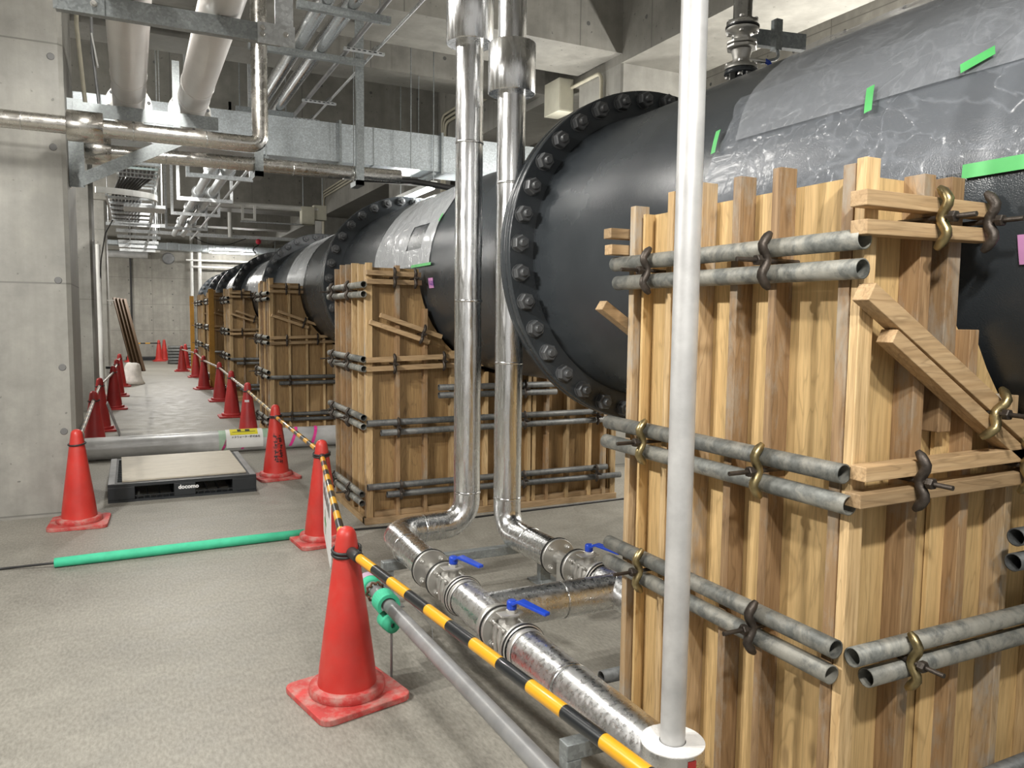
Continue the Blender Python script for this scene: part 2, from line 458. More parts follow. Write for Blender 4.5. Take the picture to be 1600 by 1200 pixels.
class MB:
    def __init__(self):
        self.v, self.f, self.s = [], [], []

    def add(self, vs, fs, smooth=False):
        b = len(self.v)
        self.v += [tuple(p) for p in vs]
        for f in fs:
            self.f.append([b + i for i in f])
            self.s.append(smooth)
        return self

    def box(self, x0, x1, y0, y1, z0, z1):
        return self.add([(x0, y0, z0), (x1, y0, z0), (x1, y1, z0), (x0, y1, z0), (x0, y0, z1), (x1, y0, z1), (x1, y1, z1), (x0, y1, z1)],
                        [(0, 3, 2, 1), (4, 5, 6, 7), (0, 1, 5, 4), (1, 2, 6, 5), (2, 3, 7, 6), (3, 0, 4, 7)])

    def bar(self, p, q, wd, h, hint=None):
        p, q = V(p), V(q)
        a, b = frame(q - p, V(hint) if hint else None)
        a, b = a * wd / 2, b * h / 2
        return self.add([p - a - b, p + a - b, p + a + b, p - a + b, q - a - b, q + a - b, q + a + b, q - a + b],
                        [(0, 3, 2, 1), (4, 5, 6, 7), (0, 1, 5, 4), (1, 2, 6, 5), (2, 3, 7, 6), (3, 0, 4, 7)])

    def tube(self, path, r, seg=20, caps=True, jit=0.0, closed=False, flat=None):
        path = [V(p) for p in path]
        n = len(path)
        rings = []
        prev = None
        for i, p in enumerate(path):
            if closed:
                d = path[(i + 1) % n] - path[i - 1]
            else:
                d = path[min(i + 1, n - 1)] - path[max(i - 1, 0)]
            d.normalize()
            if prev is None:
                a, b = frame(d)
            else:
                a = prev - d * prev.dot(d)
                a.normalize()
                b = d.cross(a)
            prev = a
            ri = r[i] if isinstance(r, (list, tuple)) else r
            ring = []
            for k in range(seg):
                t = 2 * PI * k / seg
                rr = ri
                if jit:
                    q = p + a * math.cos(t) * ri + b * math.sin(t) * ri
                    rr = ri + jit * noise.noise(q * 9.0)
                ca, sa = math.cos(t), math.sin(t)
                if flat:
                    ca *= flat
                ring.append(p + a * ca * rr + b * sa * rr)
            rings.append(ring)
        vs = [q for ring in rings for q in ring]
        fs = []
        m = n if closed else n - 1
        for i in range(m):
            j = (i + 1) % n
            for k in range(seg):
                k2 = (k + 1) % seg
                fs.append((i * seg + k, i * seg + k2, j * seg + k2, j * seg + k))
        self.add(vs, fs, True)
        if caps and not closed:
            self.add(rings[0][::-1], [tuple(range(seg))])
            self.add(rings[-1], [tuple(range(seg))])
        return self

    def dense(self, path, step):
        out = [V(path[0])]
        for i in range(1, len(path)):
            p, q = V(path[i - 1]), V(path[i])
            k = max(1, int((q - p).length / step))
            for j in range(1, k + 1):
                out.append(p.lerp(q, j / k))
        return out

    def lathe(self, prof, org, axis, seg=24, smooth=True, capa=True, capb=True):
        """prof: list of (radius, distance along axis)"""
        org, axis = V(org), V(axis).normalized()
        a, b = frame(axis)
        rings = []
        for r, t in prof:
            rings.append([org + axis * t + (a * math.cos(2 * PI * k / seg) + b * math.sin(2 * PI * k / seg)) * r for k in range(seg)])
        vs = [p for g in rings for p in g]
        fs = []
        for i in range(len(rings) - 1):
            for k in range(seg):
                k2 = (k + 1) % seg
                fs.append((i * seg + k, i * seg + k2, (i + 1) * seg + k2, (i + 1) * seg + k))
        self.add(vs, fs, smooth)
        if capa:
            self.add(rings[0][::-1], [tuple(range(seg))])
        if capb:
            self.add(rings[-1], [tuple(range(seg))])
        return self

    def hollow(self, p, q, r, t=0.003, seg=20, bend=None):
        """open steel tube with a wall, from p to q"""
        p, q = V(p), V(q)
        L = (q - p).length
        return self.lathe([(r - t, 0), (r, 0), (r, L * 0.33), (r, L * 0.66), (r, L), (r - t, L), (r - t, L - 0.25 if L > 0.5 else L * 0.6), (0.0005, L - 0.25 if L > 0.5 else L * 0.6)], p, q - p, seg, True, False, False).lathe(
            [(r - t, 0), (r - t, 0.25 if L > 0.5 else L * 0.4), (0.0005, 0.25 if L > 0.5 else L * 0.4)], p, q - p, seg, True, False, False)

    def prism(self, poly, d):
        poly = [V(p) for p in poly]
        d = V(d)
        n = len(poly)
        vs = poly + [p + d for p in poly]
        fs = [tuple(range(n))[::-1], tuple(range(n, 2 * n))]
        fs += [(i, (i + 1) % n, n + (i + 1) % n, n + i) for i in range(n)]
        return self.add(vs, fs)

    def hexa(self, org, axis, r, h):
        return self.lathe([(r * 0.9, 0), (r, h * 0.08), (r, h * 0.85), (r * 0.88, h)], org, axis, 6, False)

    def build(self, name, mat, parent=None, bevel=0.0):
        me = bpy.data.meshes.new(name)
        if parent is not None:
            org = ORG[parent.name]
        else:
            xs, ys, zs = zip(*self.v)
            org = Vector(((min(xs) + max(xs)) / 2, (min(ys) + max(ys)) / 2, min(zs)))
        me.from_pydata([(p[0] - org.x, p[1] - org.y, p[2] - org.z) for p in self.v], [], self.f)
        me.polygons.foreach_set('use_smooth', self.s)
        me.materials.append(MATS[mat])
        me.update()
        o = bpy.data.objects.new(name, me)
        col.objects.link(o)
        if parent is not None:
            o.parent = parent
        else:
            o.location = org
        ORG[o.name] = org
        if bevel:
            md = o.modifiers.new('bevel', 'BEVEL')
            md.width = bevel
            md.segments = 2
            md.limit_method = 'ANGLE'
        return o


def tag(o, label=None, cat=None, group=None, kind=None):
    if label:
        o['label'] = label
    if cat:
        o['category'] = cat
    if group:
        o['group'] = group
    if kind:
        o['kind'] = kind
    return o


def thing(name, label, cat, loc=(0, 0, 0), group=None):
    o = bpy.data.objects.new(name, None)
    o.empty_display_size = 0.1
    o.location = loc
    col.objects.link(o)
    ORG[o.name] = Vector(loc)
    return tag(o, label, cat, group)


def copy_tree(o, parent=None):
    c = o.copy()
    col.objects.link(c)
    ORG[c.name] = ORG.get(o.name, Vector())
    if parent is not None:
        c.parent = parent
    for ch in list(o.children):
        copy_tree(ch, c)
    return c


def structure(mb, name, mat, bevel=0.0):
    o = mb.build(name, mat, None, bevel)
    o['kind'] = 'structure'
    return o


def text_mb(body, size, org, right, up, depth=0.0, weight=0.0):
    """flat lettering as a mesh, laid on the plane (right, up) at org (its lower left corner)"""
    cu = bpy.data.curves.new('lettering', 'FONT')
    cu.body = body
    cu.size = size
    cu.resolution_u = 3
    cu.offset = weight
    o = bpy.data.objects.new('lettering', cu)
    col.objects.link(o)
    dg = bpy.context.evaluated_depsgraph_get()
    me = bpy.data.meshes.new_from_object(o.evaluated_get(dg))
    right, up, org = V(right).normalized(), V(up).normalized(), V(org)
    mb = MB()
    mb.add([org + right * v.co.x + up * v.co.y for v in me.vertices], [tuple(p.vertices) for p in me.polygons])
    bpy.data.objects.remove(o)
    bpy.data.curves.remove(cu)
    bpy.data.meshes.remove(me)
    return mb

# ================================================================== the hall
structure(MB().box(-9, 7.0, -4.5, 29.9, -0.25, 0), 'floor', 'floor')
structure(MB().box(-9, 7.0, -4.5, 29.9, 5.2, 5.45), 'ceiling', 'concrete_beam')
structure(MB().box(-9, 7.0, 29.5, 29.9, 0, 5.2), 'wall_back', 'concrete_wall')
structure(MB().box(6.6, 7.0, -4.5, 29.5, 0, 5.2), 'wall_right', 'concrete_wall')
structure(MB().box(-9.3, -9, -4.5, 29.9, 0, 5.45), 'wall_left', 'concrete_wall')


def concrete_member(x0, x1, y0, y1, z0, z1, nm, mat, ch=0.03):
    """column with chamfered corners"""
    poly = [(x0 + ch, y0, z0), (x1 - ch, y0, z0), (x1, y0 + ch, z0), (x1, y1 - ch, z0), (x1 - ch, y1, z0), (x0 + ch, y1, z0), (x0, y1 - ch, z0), (x0, y0 + ch, z0)]
    return structure(MB().prism(poly, (0, 0, z1 - z0)), nm, mat)


concrete_member(-1.85, -0.405, 6.77, 7.85, 0, 5.2, 'column_left', 'concrete_column', 0.03)
concrete_member(-1.85, -0.515, 13.8, 14.9, 0, 5.2, 'column_left_middle', 'concrete_column', 0.035)
concrete_member(-1.85, -0.48, 20.8, 21.9, 0, 5.2, 'column_left_far', 'concrete_column', 0.035)
concrete_member(4.52, 5.45, 6.77, 7.62, 0, 4.14, 'column_right', 'concrete_column', 0.02)
concrete_member(4.52, 5.45, 13.8, 14.7, 0, 4.14, 'column_right_middle', 'concrete_column', 0.02)
concrete_member(4.52, 5.45, 20.6, 21.4, 0, 4.14, 'column_right_far', 'concrete_column', 0.02)
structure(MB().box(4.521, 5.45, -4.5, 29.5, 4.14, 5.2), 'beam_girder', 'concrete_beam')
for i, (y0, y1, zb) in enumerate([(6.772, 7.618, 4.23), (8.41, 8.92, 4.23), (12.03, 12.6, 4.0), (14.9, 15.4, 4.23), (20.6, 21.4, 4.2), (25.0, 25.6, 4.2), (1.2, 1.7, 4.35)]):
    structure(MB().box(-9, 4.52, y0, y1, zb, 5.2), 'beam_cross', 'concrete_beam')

# round tie-hole plugs on the nearest column
g = 'grey mortar plugs in the near column'
for k, (x, z) in enumerate([(-0.481, 3.43), (-0.486, 2.777), (-0.486, 1.798), (-0.480, 1.142), (-0.485, 0.652)]):
    m = MB().lathe([(0.026, 0), (0.026, 0.004), (0.022, 0.006)], (x, 6.772, z), (0, -1, 0), 16)
    pos = ['topmost', 'second from the top', 'third from the top', 'second from the bottom', 'lowest'][k]
    tag(m.build('tie_hole_plug', 'plug_grey'), 'round grey mortar plug in the near concrete column, ' + pos, 'plug', g)

# ================================================================== water main
AX, AZ, PR = 2.788, 1.910, 0.797
FL_Y = [3.837, 8.32, 12.68, 16.7, 20.1, 22.7, 25.9]
NB = 36
bolt_proto = {}


def make_bolt(parent, y, ang, sgn):
    c = V(AX + 0.902 * math.cos(ang), y, AZ + 0.902 * math.sin(ang))
    key = 'b'
    if key not in bolt_proto:
        m = MB().lathe([(0.048, 0), (0.048, 0.006)], (0, 0, 0), (0, -1, 0), 16, False)
        m.hexa((0, -0.006, 0), (0, -1, 0), 0.0455, 0.042)
        m.lathe([(0.022, 0.03), (0.022, 0.066), (0.017, 0.072)], (0, 0, 0), (0, -1, 0), 12)
        me = bpy.data.meshes.new('bolt')
        me.from_pydata(m.v, [], m.f)
        me.polygons.foreach_set('use_smooth', m.s)
        me.materials.append(MATS['bolt_grey'])
        bpy.data.objects
        bolt_proto[key] = me
    o = bpy.data.objects.new('bolt', bolt_proto[key])
    col.objects.link(o)
    o.parent = parent
    o.location = c - ORG[parent.name]
    o.rotation_euler = (0, rnd.uniform(0, 1), 0)
    return o


def ring(y0, y1, ro, ri, seg=96, ch=0.006):
    m = MB()
    m.lathe([(ri, 0), (ro - ch, 0), (ro, ch), (ro, y1 - y0 - ch), (ro - ch, y1 - y0), (ri, y1 - y0)], (AX, y0, AZ), (0, 1, 0), seg, True, False, False)
    # crisp faces: flat shade the end rings
    for k in range(len(m.f)):
        if (k // seg) in (0, 4):
            m.s[k] = False
    return m


ys = [-3.2] + FL_Y + [27.6]
where = ['nearest the camera', 'between the first and second bolted flanges', 'between the second and third bolted flanges', 'between the third and fourth bolted flanges',
         'between the fourth and fifth bolted flanges', 'between the fifth and sixth bolted flanges', 'between the sixth and seventh bolted flanges', 'beyond the last bolted flange']
for i in range(len(ys) - 1):
    ya, yb = ys[i], ys[i + 1]
    t = thing('water_main_pipe', 'huge black painted water main section ' + where[i], 'pipe', (AX, (ya + yb) / 2, 0), 'black water main sections')
    prof = [(PR, 0)]
    n = 8
    L = yb - ya - 0.006
    for k in range(1, n + 1):
        prof.append((PR, L * k / n))
    if i == 0:
        prof = prof[:-1] + [(PR, L - 0.30), (PR + 0.012, L - 0.15), (PR + 0.02, L)]
    MB().lathe(prof, (AX, ya + 0.003, AZ), (0, 1, 0), 96, True, True, True).build('barrel', 'black_paint', t)
    if i < len(FL_Y):
        # flange at the far end of this section, seen from the front with its nuts
        ring(yb - 0.058, yb - 0.003, 0.960, PR - 0.002).build('flange', 'black_paint', t)
        for k in range(NB):
            ang = math.radians(137.2 + 10 * k)
            make_bolt(t, yb - 0.058, ang, -1)
    if i > 0:
        ring(ya + 0.003, ya + 0.058, 0.960, PR - 0.002).build('flange', 'black_paint', t)
    if i == 0:
        MB().lathe([(PR + 0.022, 0), (PR + 0.022, 0.004)], (AX, 3.765, AZ), (0, 1, 0), 96, True, False, False).build('weld_bead', 'black_paint', t)
    if i in (0, 1):
        # pink survey label stuck to the flank
        ang = math.radians(-167.5 if i == 0 else -172.5)
        yy = 1.166 if i == 0 else 5.44
        hh, ww = (0.075, 0.085) if i == 0 else (0.075, 0.10)
        m = MB()
        rad = PR + 0.004
        pts = []
        for k in range(5):
            a = ang + (k - 2) / 4 * (hh / rad)
            pts.append((AX + rad * math.cos(a), AZ + rad * math.sin(a)))
        vs, fs = [], []
        for k, (x, z) in enumerate(pts):
            vs += [(x, yy - ww / 2, z), (x, yy + ww / 2, z)]
            if k:
                fs.append((2 * k - 2, 2 * k - 1, 2 * k + 1, 2 * k))
        m.add(vs, fs, True)
        lb = m.build('survey_label', 'label_pink', t)
        lb['label'] = 'pink paper label with purple handwriting'
        rd = V(math.cos(ang), 0, math.sin(ang))
        up = V(rd.z, 0, -rd.x)
        if up.z < 0:
            up = -up
        tm = text_mb('V-01', 0.052, V(AX, yy + ww / 2 - 0.012, AZ) + rd * (rad + 0.0015) - up * 0.02 if i else V(AX, yy + ww / 2 - 0.022, AZ) + rd * (rad + 0.0015) - up * 0.02, (0, -1, 0), up, 0, 0.0012)
        tm.build('handwriting', 'ink_purple', lb)


# ------------------------------------------------------------------ plastic sheets on the main
def cyl_sheet(name, ya, yb, a0, a1, r, mat, label, edge=0.05, wr=0.006, hole=None, na=60, step=0.045, seed=0):
    ya, yb = ya * 1.06, yb * 1.06
    if hole:
        hole = (hole[0] * 1.06, hole[1] * 1.06, hole[2], hole[3])
    m = MB()
    ny = max(6, int((yb - ya) / step))
    vs = []
    for i in range(ny + 1):
        for k in range(na + 1):
            ta = k / na
            a = math.radians(a0 + (a1 - a0) * ta)
            e0 = edge * noise.noise(V(ta * 6 + seed, 3.1, 0.7))
            e1 = edge * noise.noise(V(ta * 6 + seed, 7.7, 4.2))
            y = (ya + e0) + ((yb + e1) - (ya + e0)) * i / ny
            p = V(y * 2.2, ta * 4 + seed, seed)
            rr = r + 0.003 + wr * abs(noise.noise(V(y * 3.0 + ta * 5, ta * 11 - y * 1.5, seed))) * 1.6 + wr * 0.15 * noise.noise(V(y * 9, ta * 26, seed + 5))
            rr = max(rr, r + 0.0015)
            vs.append((AX + rr * math.cos(a), y, AZ + rr * math.sin(a)))
    fs = []
    for i in range(ny):
        for k in range(na):
            if hole:
                yy = ya + (yb - ya) * (i + 0.5) / ny
                aa = a0 + (a1 - a0) * (k + 0.5) / na
                if hole[0] < yy < hole[1] and hole[2] < aa < hole[3]:
                    continue
            q = i * (na + 1) + k
            fs.append((q, q + 1, q + na + 2, q + na + 1))
    m.add(vs, fs, True)
    t = m.build(name, mat)
    return tag(t, label, 'plastic sheet', 'plastic sheets on the water main')


def tape_on_main(parent, name, y, ang, ly, la, mat, r, tilt=0.0, n=6, label=None):
    """strip of tape lying on the curve of the main: ly along the pipe, la (metres) around it"""
    y, ly, la = y * 1.06, ly * 1.06, la * 1.06
    m = MB()
    vs, fs = [], []
    for i in range(n + 1):
        for k in range(n + 1):
            dy, da = (i / n - 0.5) * ly, (k / n - 0.5) * la
            yy = y + dy * math.cos(tilt) - da * math.sin(tilt)
            aa = math.radians(ang) + (dy * math.sin(tilt) + da * math.cos(tilt)) / r
            vs.append((AX + r * math.cos(aa), yy, AZ + r * math.sin(aa)))
    for i in range(n):
        for k in range(n):
            q = i * (n + 1) + k
            fs.append((q, q + 1, q + n + 2, q + n + 1))
    m.add(vs, fs, True)
    o = m.build(name, mat, parent)
    if label:
        o['label'] = label
    return o


s_low = cyl_sheet('plastic_sheet', -2.6, 2.26, 177.2, 140.0, PR, 'film_thin', 'clear wrinkled plastic sheet on the near main, lower layer edged with green tape', seed=1)
tape_on_main(s_low, 'green_tape', -0.6, 177.2, 3.75, 0.035, 'tape_green', PR + 0.012, label='long green masking tape strip')
s_up = cyl_sheet('plastic_sheet', -2.6, 2.18, 157.5, 25.0, PR + 0.010, 'film_double', 'cloudy doubled plastic sheet draped over the top of the near main', edge=0.08, wr=0.008, seed=2)
tape_on_main(s_up, 'green_tape', 1.29, 155.5, 0.085, 0.03, 'tape_green', PR + 0.026, 0.35)
tape_on_main(s_up, 'green_tape', 1.60, 157.3, 0.025, 0.09, 'tape_green', PR + 0.026, 0.25)
tape_on_main(s_up, 'green_tape', 2.26, 156.5, 0.022, 0.10, 'tape_green', PR + 0.024, 0.2)
s2_ = cyl_sheet('plastic_sheet', 5.14, 6.52, 177.6, 30.0, PR, 'film_milky', 'crumpled plastic wrap on the main above the second formwork box', edge=0.05, wr=0.008, hole=(5.36, 5.72, 153, 168), seed=3)
tape_on_main(s2_, 'green_tape', 5.30, 177.5, 0.42, 0.02, 'tape_green', PR + 0.016)
tape_on_main(s2_, 'green_tape', 5.13, 152.0, 0.03, 0.06, 'tape_green', PR + 0.016)
cyl_sheet('plastic_sheet', 9.55, 10.75, 178, 40.0, PR, 'film_milky', 'band of plastic wrap on the main above the third formwork box', edge=0.04, seed=4, step=0.1, na=40)
cyl_sheet('plastic_sheet', 13.1, 14.6, 178, 40.0, PR, 'film_milky', 'band of plastic wrap on the main before the fourth bolted flange', edge=0.04, seed=5, step=0.12, na=36)
cyl_sheet('plastic_sheet', 16.9, 18.2, 178, 40.0, PR, 'film_milky', 'band of plastic wrap on the main before the fifth bolted flange', edge=0.04, seed=6, step=0.14, na=30)

# ------------------------------------------------------------------ air valve on top of the main
t = thing('air_valve', 'stainless flanged air valve with blue lever standing on the main', 'valve', (AX, 3.106, AZ + PR - 0.05))
z0 = AZ + PR
MB().lathe([(0.028, -0.05), (0.028, 0.075)], (AX, 3.106, z0), (0, 0, 1), 20).build('stub', 'black_paint', t)
MB().lathe([(0.078, 0.075), (0.082, 0.078), (0.082, 0.098), (0.078, 0.101)], (AX, 3.106, z0), (0, 0, 1), 28).build('lower_flange', 'black_paint', t)
MB().lathe([(0.080, 0.104), (0.080, 0.12), (0.045, 0.126), (0.042, 0.16), (0.05, 0.19), (0.05, 0.20)], (AX, 3.106, z0), (0, 0, 1), 28).build('valve_body', 'stainless_cast', t)
m = MB()
for sx, sy in ((1, 1), (1, -1), (-1, -1), (-1, 1)):
    pass
m.prism([(AX + a * 0.075, 3.106 + b * 0.075, z0 + 0.203) for a, b in ((1, 0.35), (0.35, 1), (-0.35, 1), (-1, 0.35), (-1, -0.35), (-0.35, -1), (0.35, -1), (1, -0.35))], (0, 0, 0.016))
m.build('body_plate', 'stainless', t, 0.004)
MB().prism([(AX + a * 0.075, 3.106 + b * 0.075, z0 + 0.223) for a, b in ((1, 0.35), (0.35, 1), (-0.35, 1), (-1, 0.35), (-1, -0.35), (-0.35, -1), (0.35, -1), (1, -0.35))], (0, 0, 0.016)).build('body_plate', 'stainless', t, 0.004)
MB().lathe([(0.045, 0.24), (0.04, 0.27), (0.08, 0.285), (0.08, 0.30)], (AX, 3.106, z0), (0, 0, 1), 28).build('upper_body', 'stainless_cast', t)
MB().lathe([(0.083, 0.304), (0.083, 0.312)], (AX, 3.106, z0), (0, 0, 1), 28).build('gasket', 'black_rubber', t)
MB().lathe([(0.078, 0.314), (0.078, 0.335), (0.047, 0.338), (0.047, 2.3)], (AX, 3.106, z0), (0, 0, 1), 28).build('riser', 'foil_smooth', t)
for zz in (0.062, 0.128, 0.272, 0.34):
    for k in range(4):
        a = PI / 4 + k * PI / 2
        MB().hexa((AX + 0.064 * math.cos(a), 3.106 + 0.064 * math.sin(a), z0 + zz), (0, 0, 1), 0.012, 0.012).build('bolt', 'stainless', t)
MB().tube([(AX + 0.04, 3.106, z0 + 0.16), (AX + 0.12, 3.066, z0 + 0.15)], 0.011, 12).build('stem', 'stainless', t)
MB().tube(fillet([(AX + 0.118, 3.066, z0 + 0.155), (AX + 0.135, 3.056, z0 + 0.145), (AX + 0.15, 3.036, z0 + 0.085)], 0.02), 0.012, 10, flat=0.6).build('lever', 'blue_vinyl', t)['label'] = 'blue vinyl lever'
t = thing('strut_bracket', 'galvanised strut bracket holding the riser above the air valve', 'bracket', (AX + 0.2, 3.106, z0 + 0.2))
MB().bar((AX + 0.02, 3.19, z0 + 0.30), (AX + 0.42, 3.106, z0 + 0.30), 0.04, 0.08).build('arm', 'galv', t)
MB().box(AX + 0.16, AX + 0.20, 3.036, 3.076, z0 + 0.21, z0 + 0.36).build('channel', 'galv', t)
MB().tube(fillet([(AX + 0.18, 3.046, z0 + 0.21), (AX + 0.19, 3.046, z0 + 0.17), (AX + 0.10, 3.076, z0 + 0.145)], 0.02), 0.008, 8).build('clip', 'galv', t)

# ================================================================== formwork boxes
BOX = ['nearest', 'second', 'third', 'fourth', 'fifth', 'farthest']


def seat(label, cat, loc, grp):
    return label, cat, loc, grp


def clamp(parentname, label, pos, out, along, up, mat, group, hgt=0.072, rodlen=0.075):
    """cast form-tie washer over a pair of tubes: bracket + tie bolt + nut.  out: away from the box"""
    pos, out, along, up = V(pos), V(out).normalized(), V(along).normalized(), V(up).normalized()
    t = thing('form_clamp', label, 'clamp', pos, group)
    path = []
    for k in range(15):
        s = -1 + 2 * k / 14
        d = 0.004 + 0.017 * (math.sin(min(1.0, abs(s) / 0.55) * PI / 2) ** 2) - 0.034 * max(0, abs(s) - 0.55) ** 1.3 * 2.2
        path.append(pos + up * (s * hgt) + out * d)
    rad = [0.0085 + 0.004 * math.cos(k / 14 * 2 * PI + PI) for k in range(15)]
    MB().tube(path, [0.0075 if k in (0, 14) else 0.0125 for k in range(15)], 10).build('bracket', mat, t, 0)
    MB().tube([pos - out * 0.16, pos + out * (0.03 + rodlen)], 0.0062, 8).build('tie_bolt', 'dark_iron', t)
    MB().hexa(pos + out * 0.026, out, 0.0145, 0.017).build('nut', 'dark_iron', t)
    return t


def scaffold_tube(p, q, label, group, mat='scaffold', r=0.0243):
    m = MB().hollow(p, q, r, 0.003, 20)
    return tag(m.build('scaffold_pipe', mat), label, 'pipe', group)


def timber(p, q, label, group, mat, wd=0.045, h=0.036, hint=(0, 0, 1)):
    m = MB().bar(p, q, wd, h, hint)
    return tag(m.build('waler_timber', mat, None, 0.002), label, 'timber', group)


def formwork(i, X0, Y0, LY, H, left_b, near_b, XW=2.2, cutr=0.822, tops=None, dark=False):
    """one plywood formwork box round the main; studs stand proud of recessed panels"""
    bn = BOX[i]
    D = 0.058
    X1, Y1 = X0 + XW, Y0 + LY
    t = thing('formwork_box', 'battened plywood formwork box around the black main, %s %s' % (bn, 'in the row' if 0 < i < 5 else 'of the row'), 'formwork', ((X0 + X1) / 2, (Y0 + Y1) / 2, 0), 'plywood formwork boxes')
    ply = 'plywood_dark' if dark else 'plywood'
    jag = random.Random(50 + i)
    # corridor side panel, sheets between studs
    lb = sorted(left_b)
    MB().box(X0 + D, X0 + D + 0.012, Y0 + 0.02, Y1, 0.02, H - 0.03).build('corridor_panel', ply, t)
    for k, (y, wv) in enumerate(lb):
        top = H + jag.uniform(-0.035, 0.03) if tops is None else tops[k]
        b = MB().box(X0, X0 + D, y, y + wv, 0.05, top).build('batten', jag.choice(['batten', 'batten_brown', 'batten_worn']), t, 0.002)
    # front panel with the saddle cut for the pipe
    yf = Y0 + D

    def ztop(x):
        dx = x - AX
        if abs(dx) >= cutr:
            return H - 0.03
        return min(H - 0.03, AZ - math.sqrt(max(0, cutr * cutr - dx * dx)))
    def front(yp, nm, sgn=1):
        a_end = math.acos(max(-1, min(1, (X0 + 0.36 - AX) / cutr)))
        zc = AZ - 0.0
        poly = [(X0 + 0.02, yp, 0.02), (X1 - 0.02, yp, 0.02), (X1 - 0.02, yp, H - 0.03), (AX + cutr, yp, H - 0.03)]
        n = 30
        for k in range(n + 1):
            a = -PI * k / n
            poly.append((AX + cutr * math.cos(a), yp, AZ + cutr * math.sin(a)))
        if i == 0:
            poly = [p for p in poly if not (p[0] < AX - 0.3 and p[2] > 1.55 and p[0] > X0 + 0.1)]
            poly += [(1.915, yp, poly[-1][2]), (1.915, yp, H - 0.03), (X0 + 0.02, yp, H - 0.03)]
        else:
            poly += [(AX - cutr, yp, H - 0.03), (X0 + 0.02, yp, H - 0.03)]
        return MB().prism(poly, (0, 0.012 * sgn, 0)).build(nm, ply, t)
    front(yf, 'front_panel')
    front(Y1 - D, 'rear_panel', -1)
    MB().box(X1 - D - 0.012, X1 - D, Y0 + 0.02, Y1, 0.02, H - 0.03).build('wall_side_panel', ply, t)
    for x, wv in near_b:
        zt = min(ztop(x), ztop(x + wv)) + (jag.uniform(-0.01, 0.03) if abs(x - AX) > cutr else 0.0)
        if i == 0 and 1.9 < x < 2.0:
            zt = 1.535
        MB().box(x, x + wv, Y0, Y0 + D, 0.05, zt).build('batten', jag.choice(['batten', 'batten_worn', 'batten_brown', 'batten']), t, 0.002)
    # corner posts and sill rails
    MB().box(X0 + 0.002, X0 + 0.05, Y0 + 0.002, Y0 + 0.03, 0.05, H + 0.0).build('corner_post', 'batten', t, 0.002)
    MB().box(X0 - 0.015, X0 + D, Y0 + 0.02, Y1, 0.0, 0.05).build('sill_rail', 'timber_y', t, 0.002)
    MB().box(X0 - 0.015, X1 + 0.01, Y0 - 0.012, Y0 + D, 0.0, 0.05).build('sill_rail', 'timber_x', t, 0.002)
    MB().box(X0 + 0.06, X1, Y0 + 0.012, Y0 + D, 0.051, 0.09).build('sill_rail', 'timber_x', t, 0.002)
    MB().box(X1 - 0.05, X1, Y0, Y0 + D, 0.05, H).build('corner_post', 'batten', t, 0.002)
    MB().box(X0 + D, X1 - D, Y1 - 0.045, Y1, 0.0, 0.05).build('sill_rail', 'timber_x', t, 0.002)
    return t


LEV = ['top', 'second', 'third', 'bottom']


def left_pipes(i, X0, Y0, LY, levels, ext, clamps, mats=None, cm=None):
    bn = BOX[i]
    for k, (zu, zl) in enumerate(levels):
        a, b = ext[k]
        x = X0 - 0.0255
        g = 'scaffold pipes on the corridor faces'
        ra, rb = rnd.uniform(-0.02, 0.02), rnd.uniform(-0.02, 0.02)
        scaffold_tube((x, Y0 + a, zu), (x, Y0 + LY + b, zu + rnd.uniform(-0.004, 0.004)), 'upper pipe of the %s pair on the corridor face of the %s formwork box' % (LEV[k], bn), g, 'scaffold')
        scaffold_tube((x, Y0 + a + ra, zl), (x, Y0 + LY + b + rb, zl - rnd.uniform(-0.004, 0.004)), 'lower pipe of the %s pair on the corridor face of the %s formwork box' % (LEV[k], bn), g, 'scaffold')
        nc = len(clamps)
        for j, y in enumerate(clamps):
            mat = (cm[k][j] if cm else 'dark_iron')
            clamp('', '%s clamp, %s one on the %s pipe pair, corridor face of %s box' % ('brass coloured' if mat == 'brass_iron' else 'dark', ['nearer', 'farther'][j] if nc == 2 else 'only', LEV[k], bn),
                  (X0 - 0.050, Y0 + y, (zu + zl) / 2), (-1, 0, 0), (0, 1, 0), (0, 0, 1), mat, 'form clamps on the corridor faces')


# ---- nearest box
X0, Y0 = 1.541, 1.285
lb = [(1.3175, 0.034), (1.551, 0.030), (1.700, 0.031), (1.862, 0.031), (2.000, 0.030), (2.205, 0.030)]
tops = [1.925, 1.955, 1.955, 1.962, 1.955, 1.935]
nb = [(1.745, 0.042), (1.955, 0.036), (2.15, 0.03), (2.36, 0.03), (2.6, 0.03), (2.85, 0.03), (3.1, 0.03), (3.35, 0.03), (3.55, 0.03), (3.75, 0.03)]
formwork(0, X0, Y0, 0.96, 1.935, lb, nb, XW=2.4, tops=tops)
left_pipes(0, X0, Y0, 0.96, [(1.742, 1.674), (1.190, 1.118), (0.758, 0.690)], [(-0.025, 0.04), (0.0, 0.06), (0.0, 0.04)], [0.25, 0.77],
           cm=[['dark_iron', 'dark_iron'], ['brass_iron', 'brass_iron'], ['dark_iron', 'brass_iron']])
tb = [o for o in bpy.data.objects if o.name.startswith('formwork_box')][0]
MB().box(1.845, 1.895, Y0 - 0.002, Y0 + 0.055, 1.272, 1.915).build('batten', 'batten_brown', tb, 0.002)
MB().prism([(1.895, Y0 + 0.04, 0.3), (1.99, Y0 + 0.04, 0.3), (1.99, Y0 + 0.04, 1.50), (1.955, Y0 + 0.04, 1.545), (1.895, Y0 + 0.04, 1.545)], (0, 0.012, 0)).build('patch_board', 'plywood', tb)
LEVN = 'front face of the nearest box'
g = 'waler timbers on the formwork fronts'
gp = 'scaffold pipes on the formwork fronts'
gc = 'form clamps on the formwork fronts'
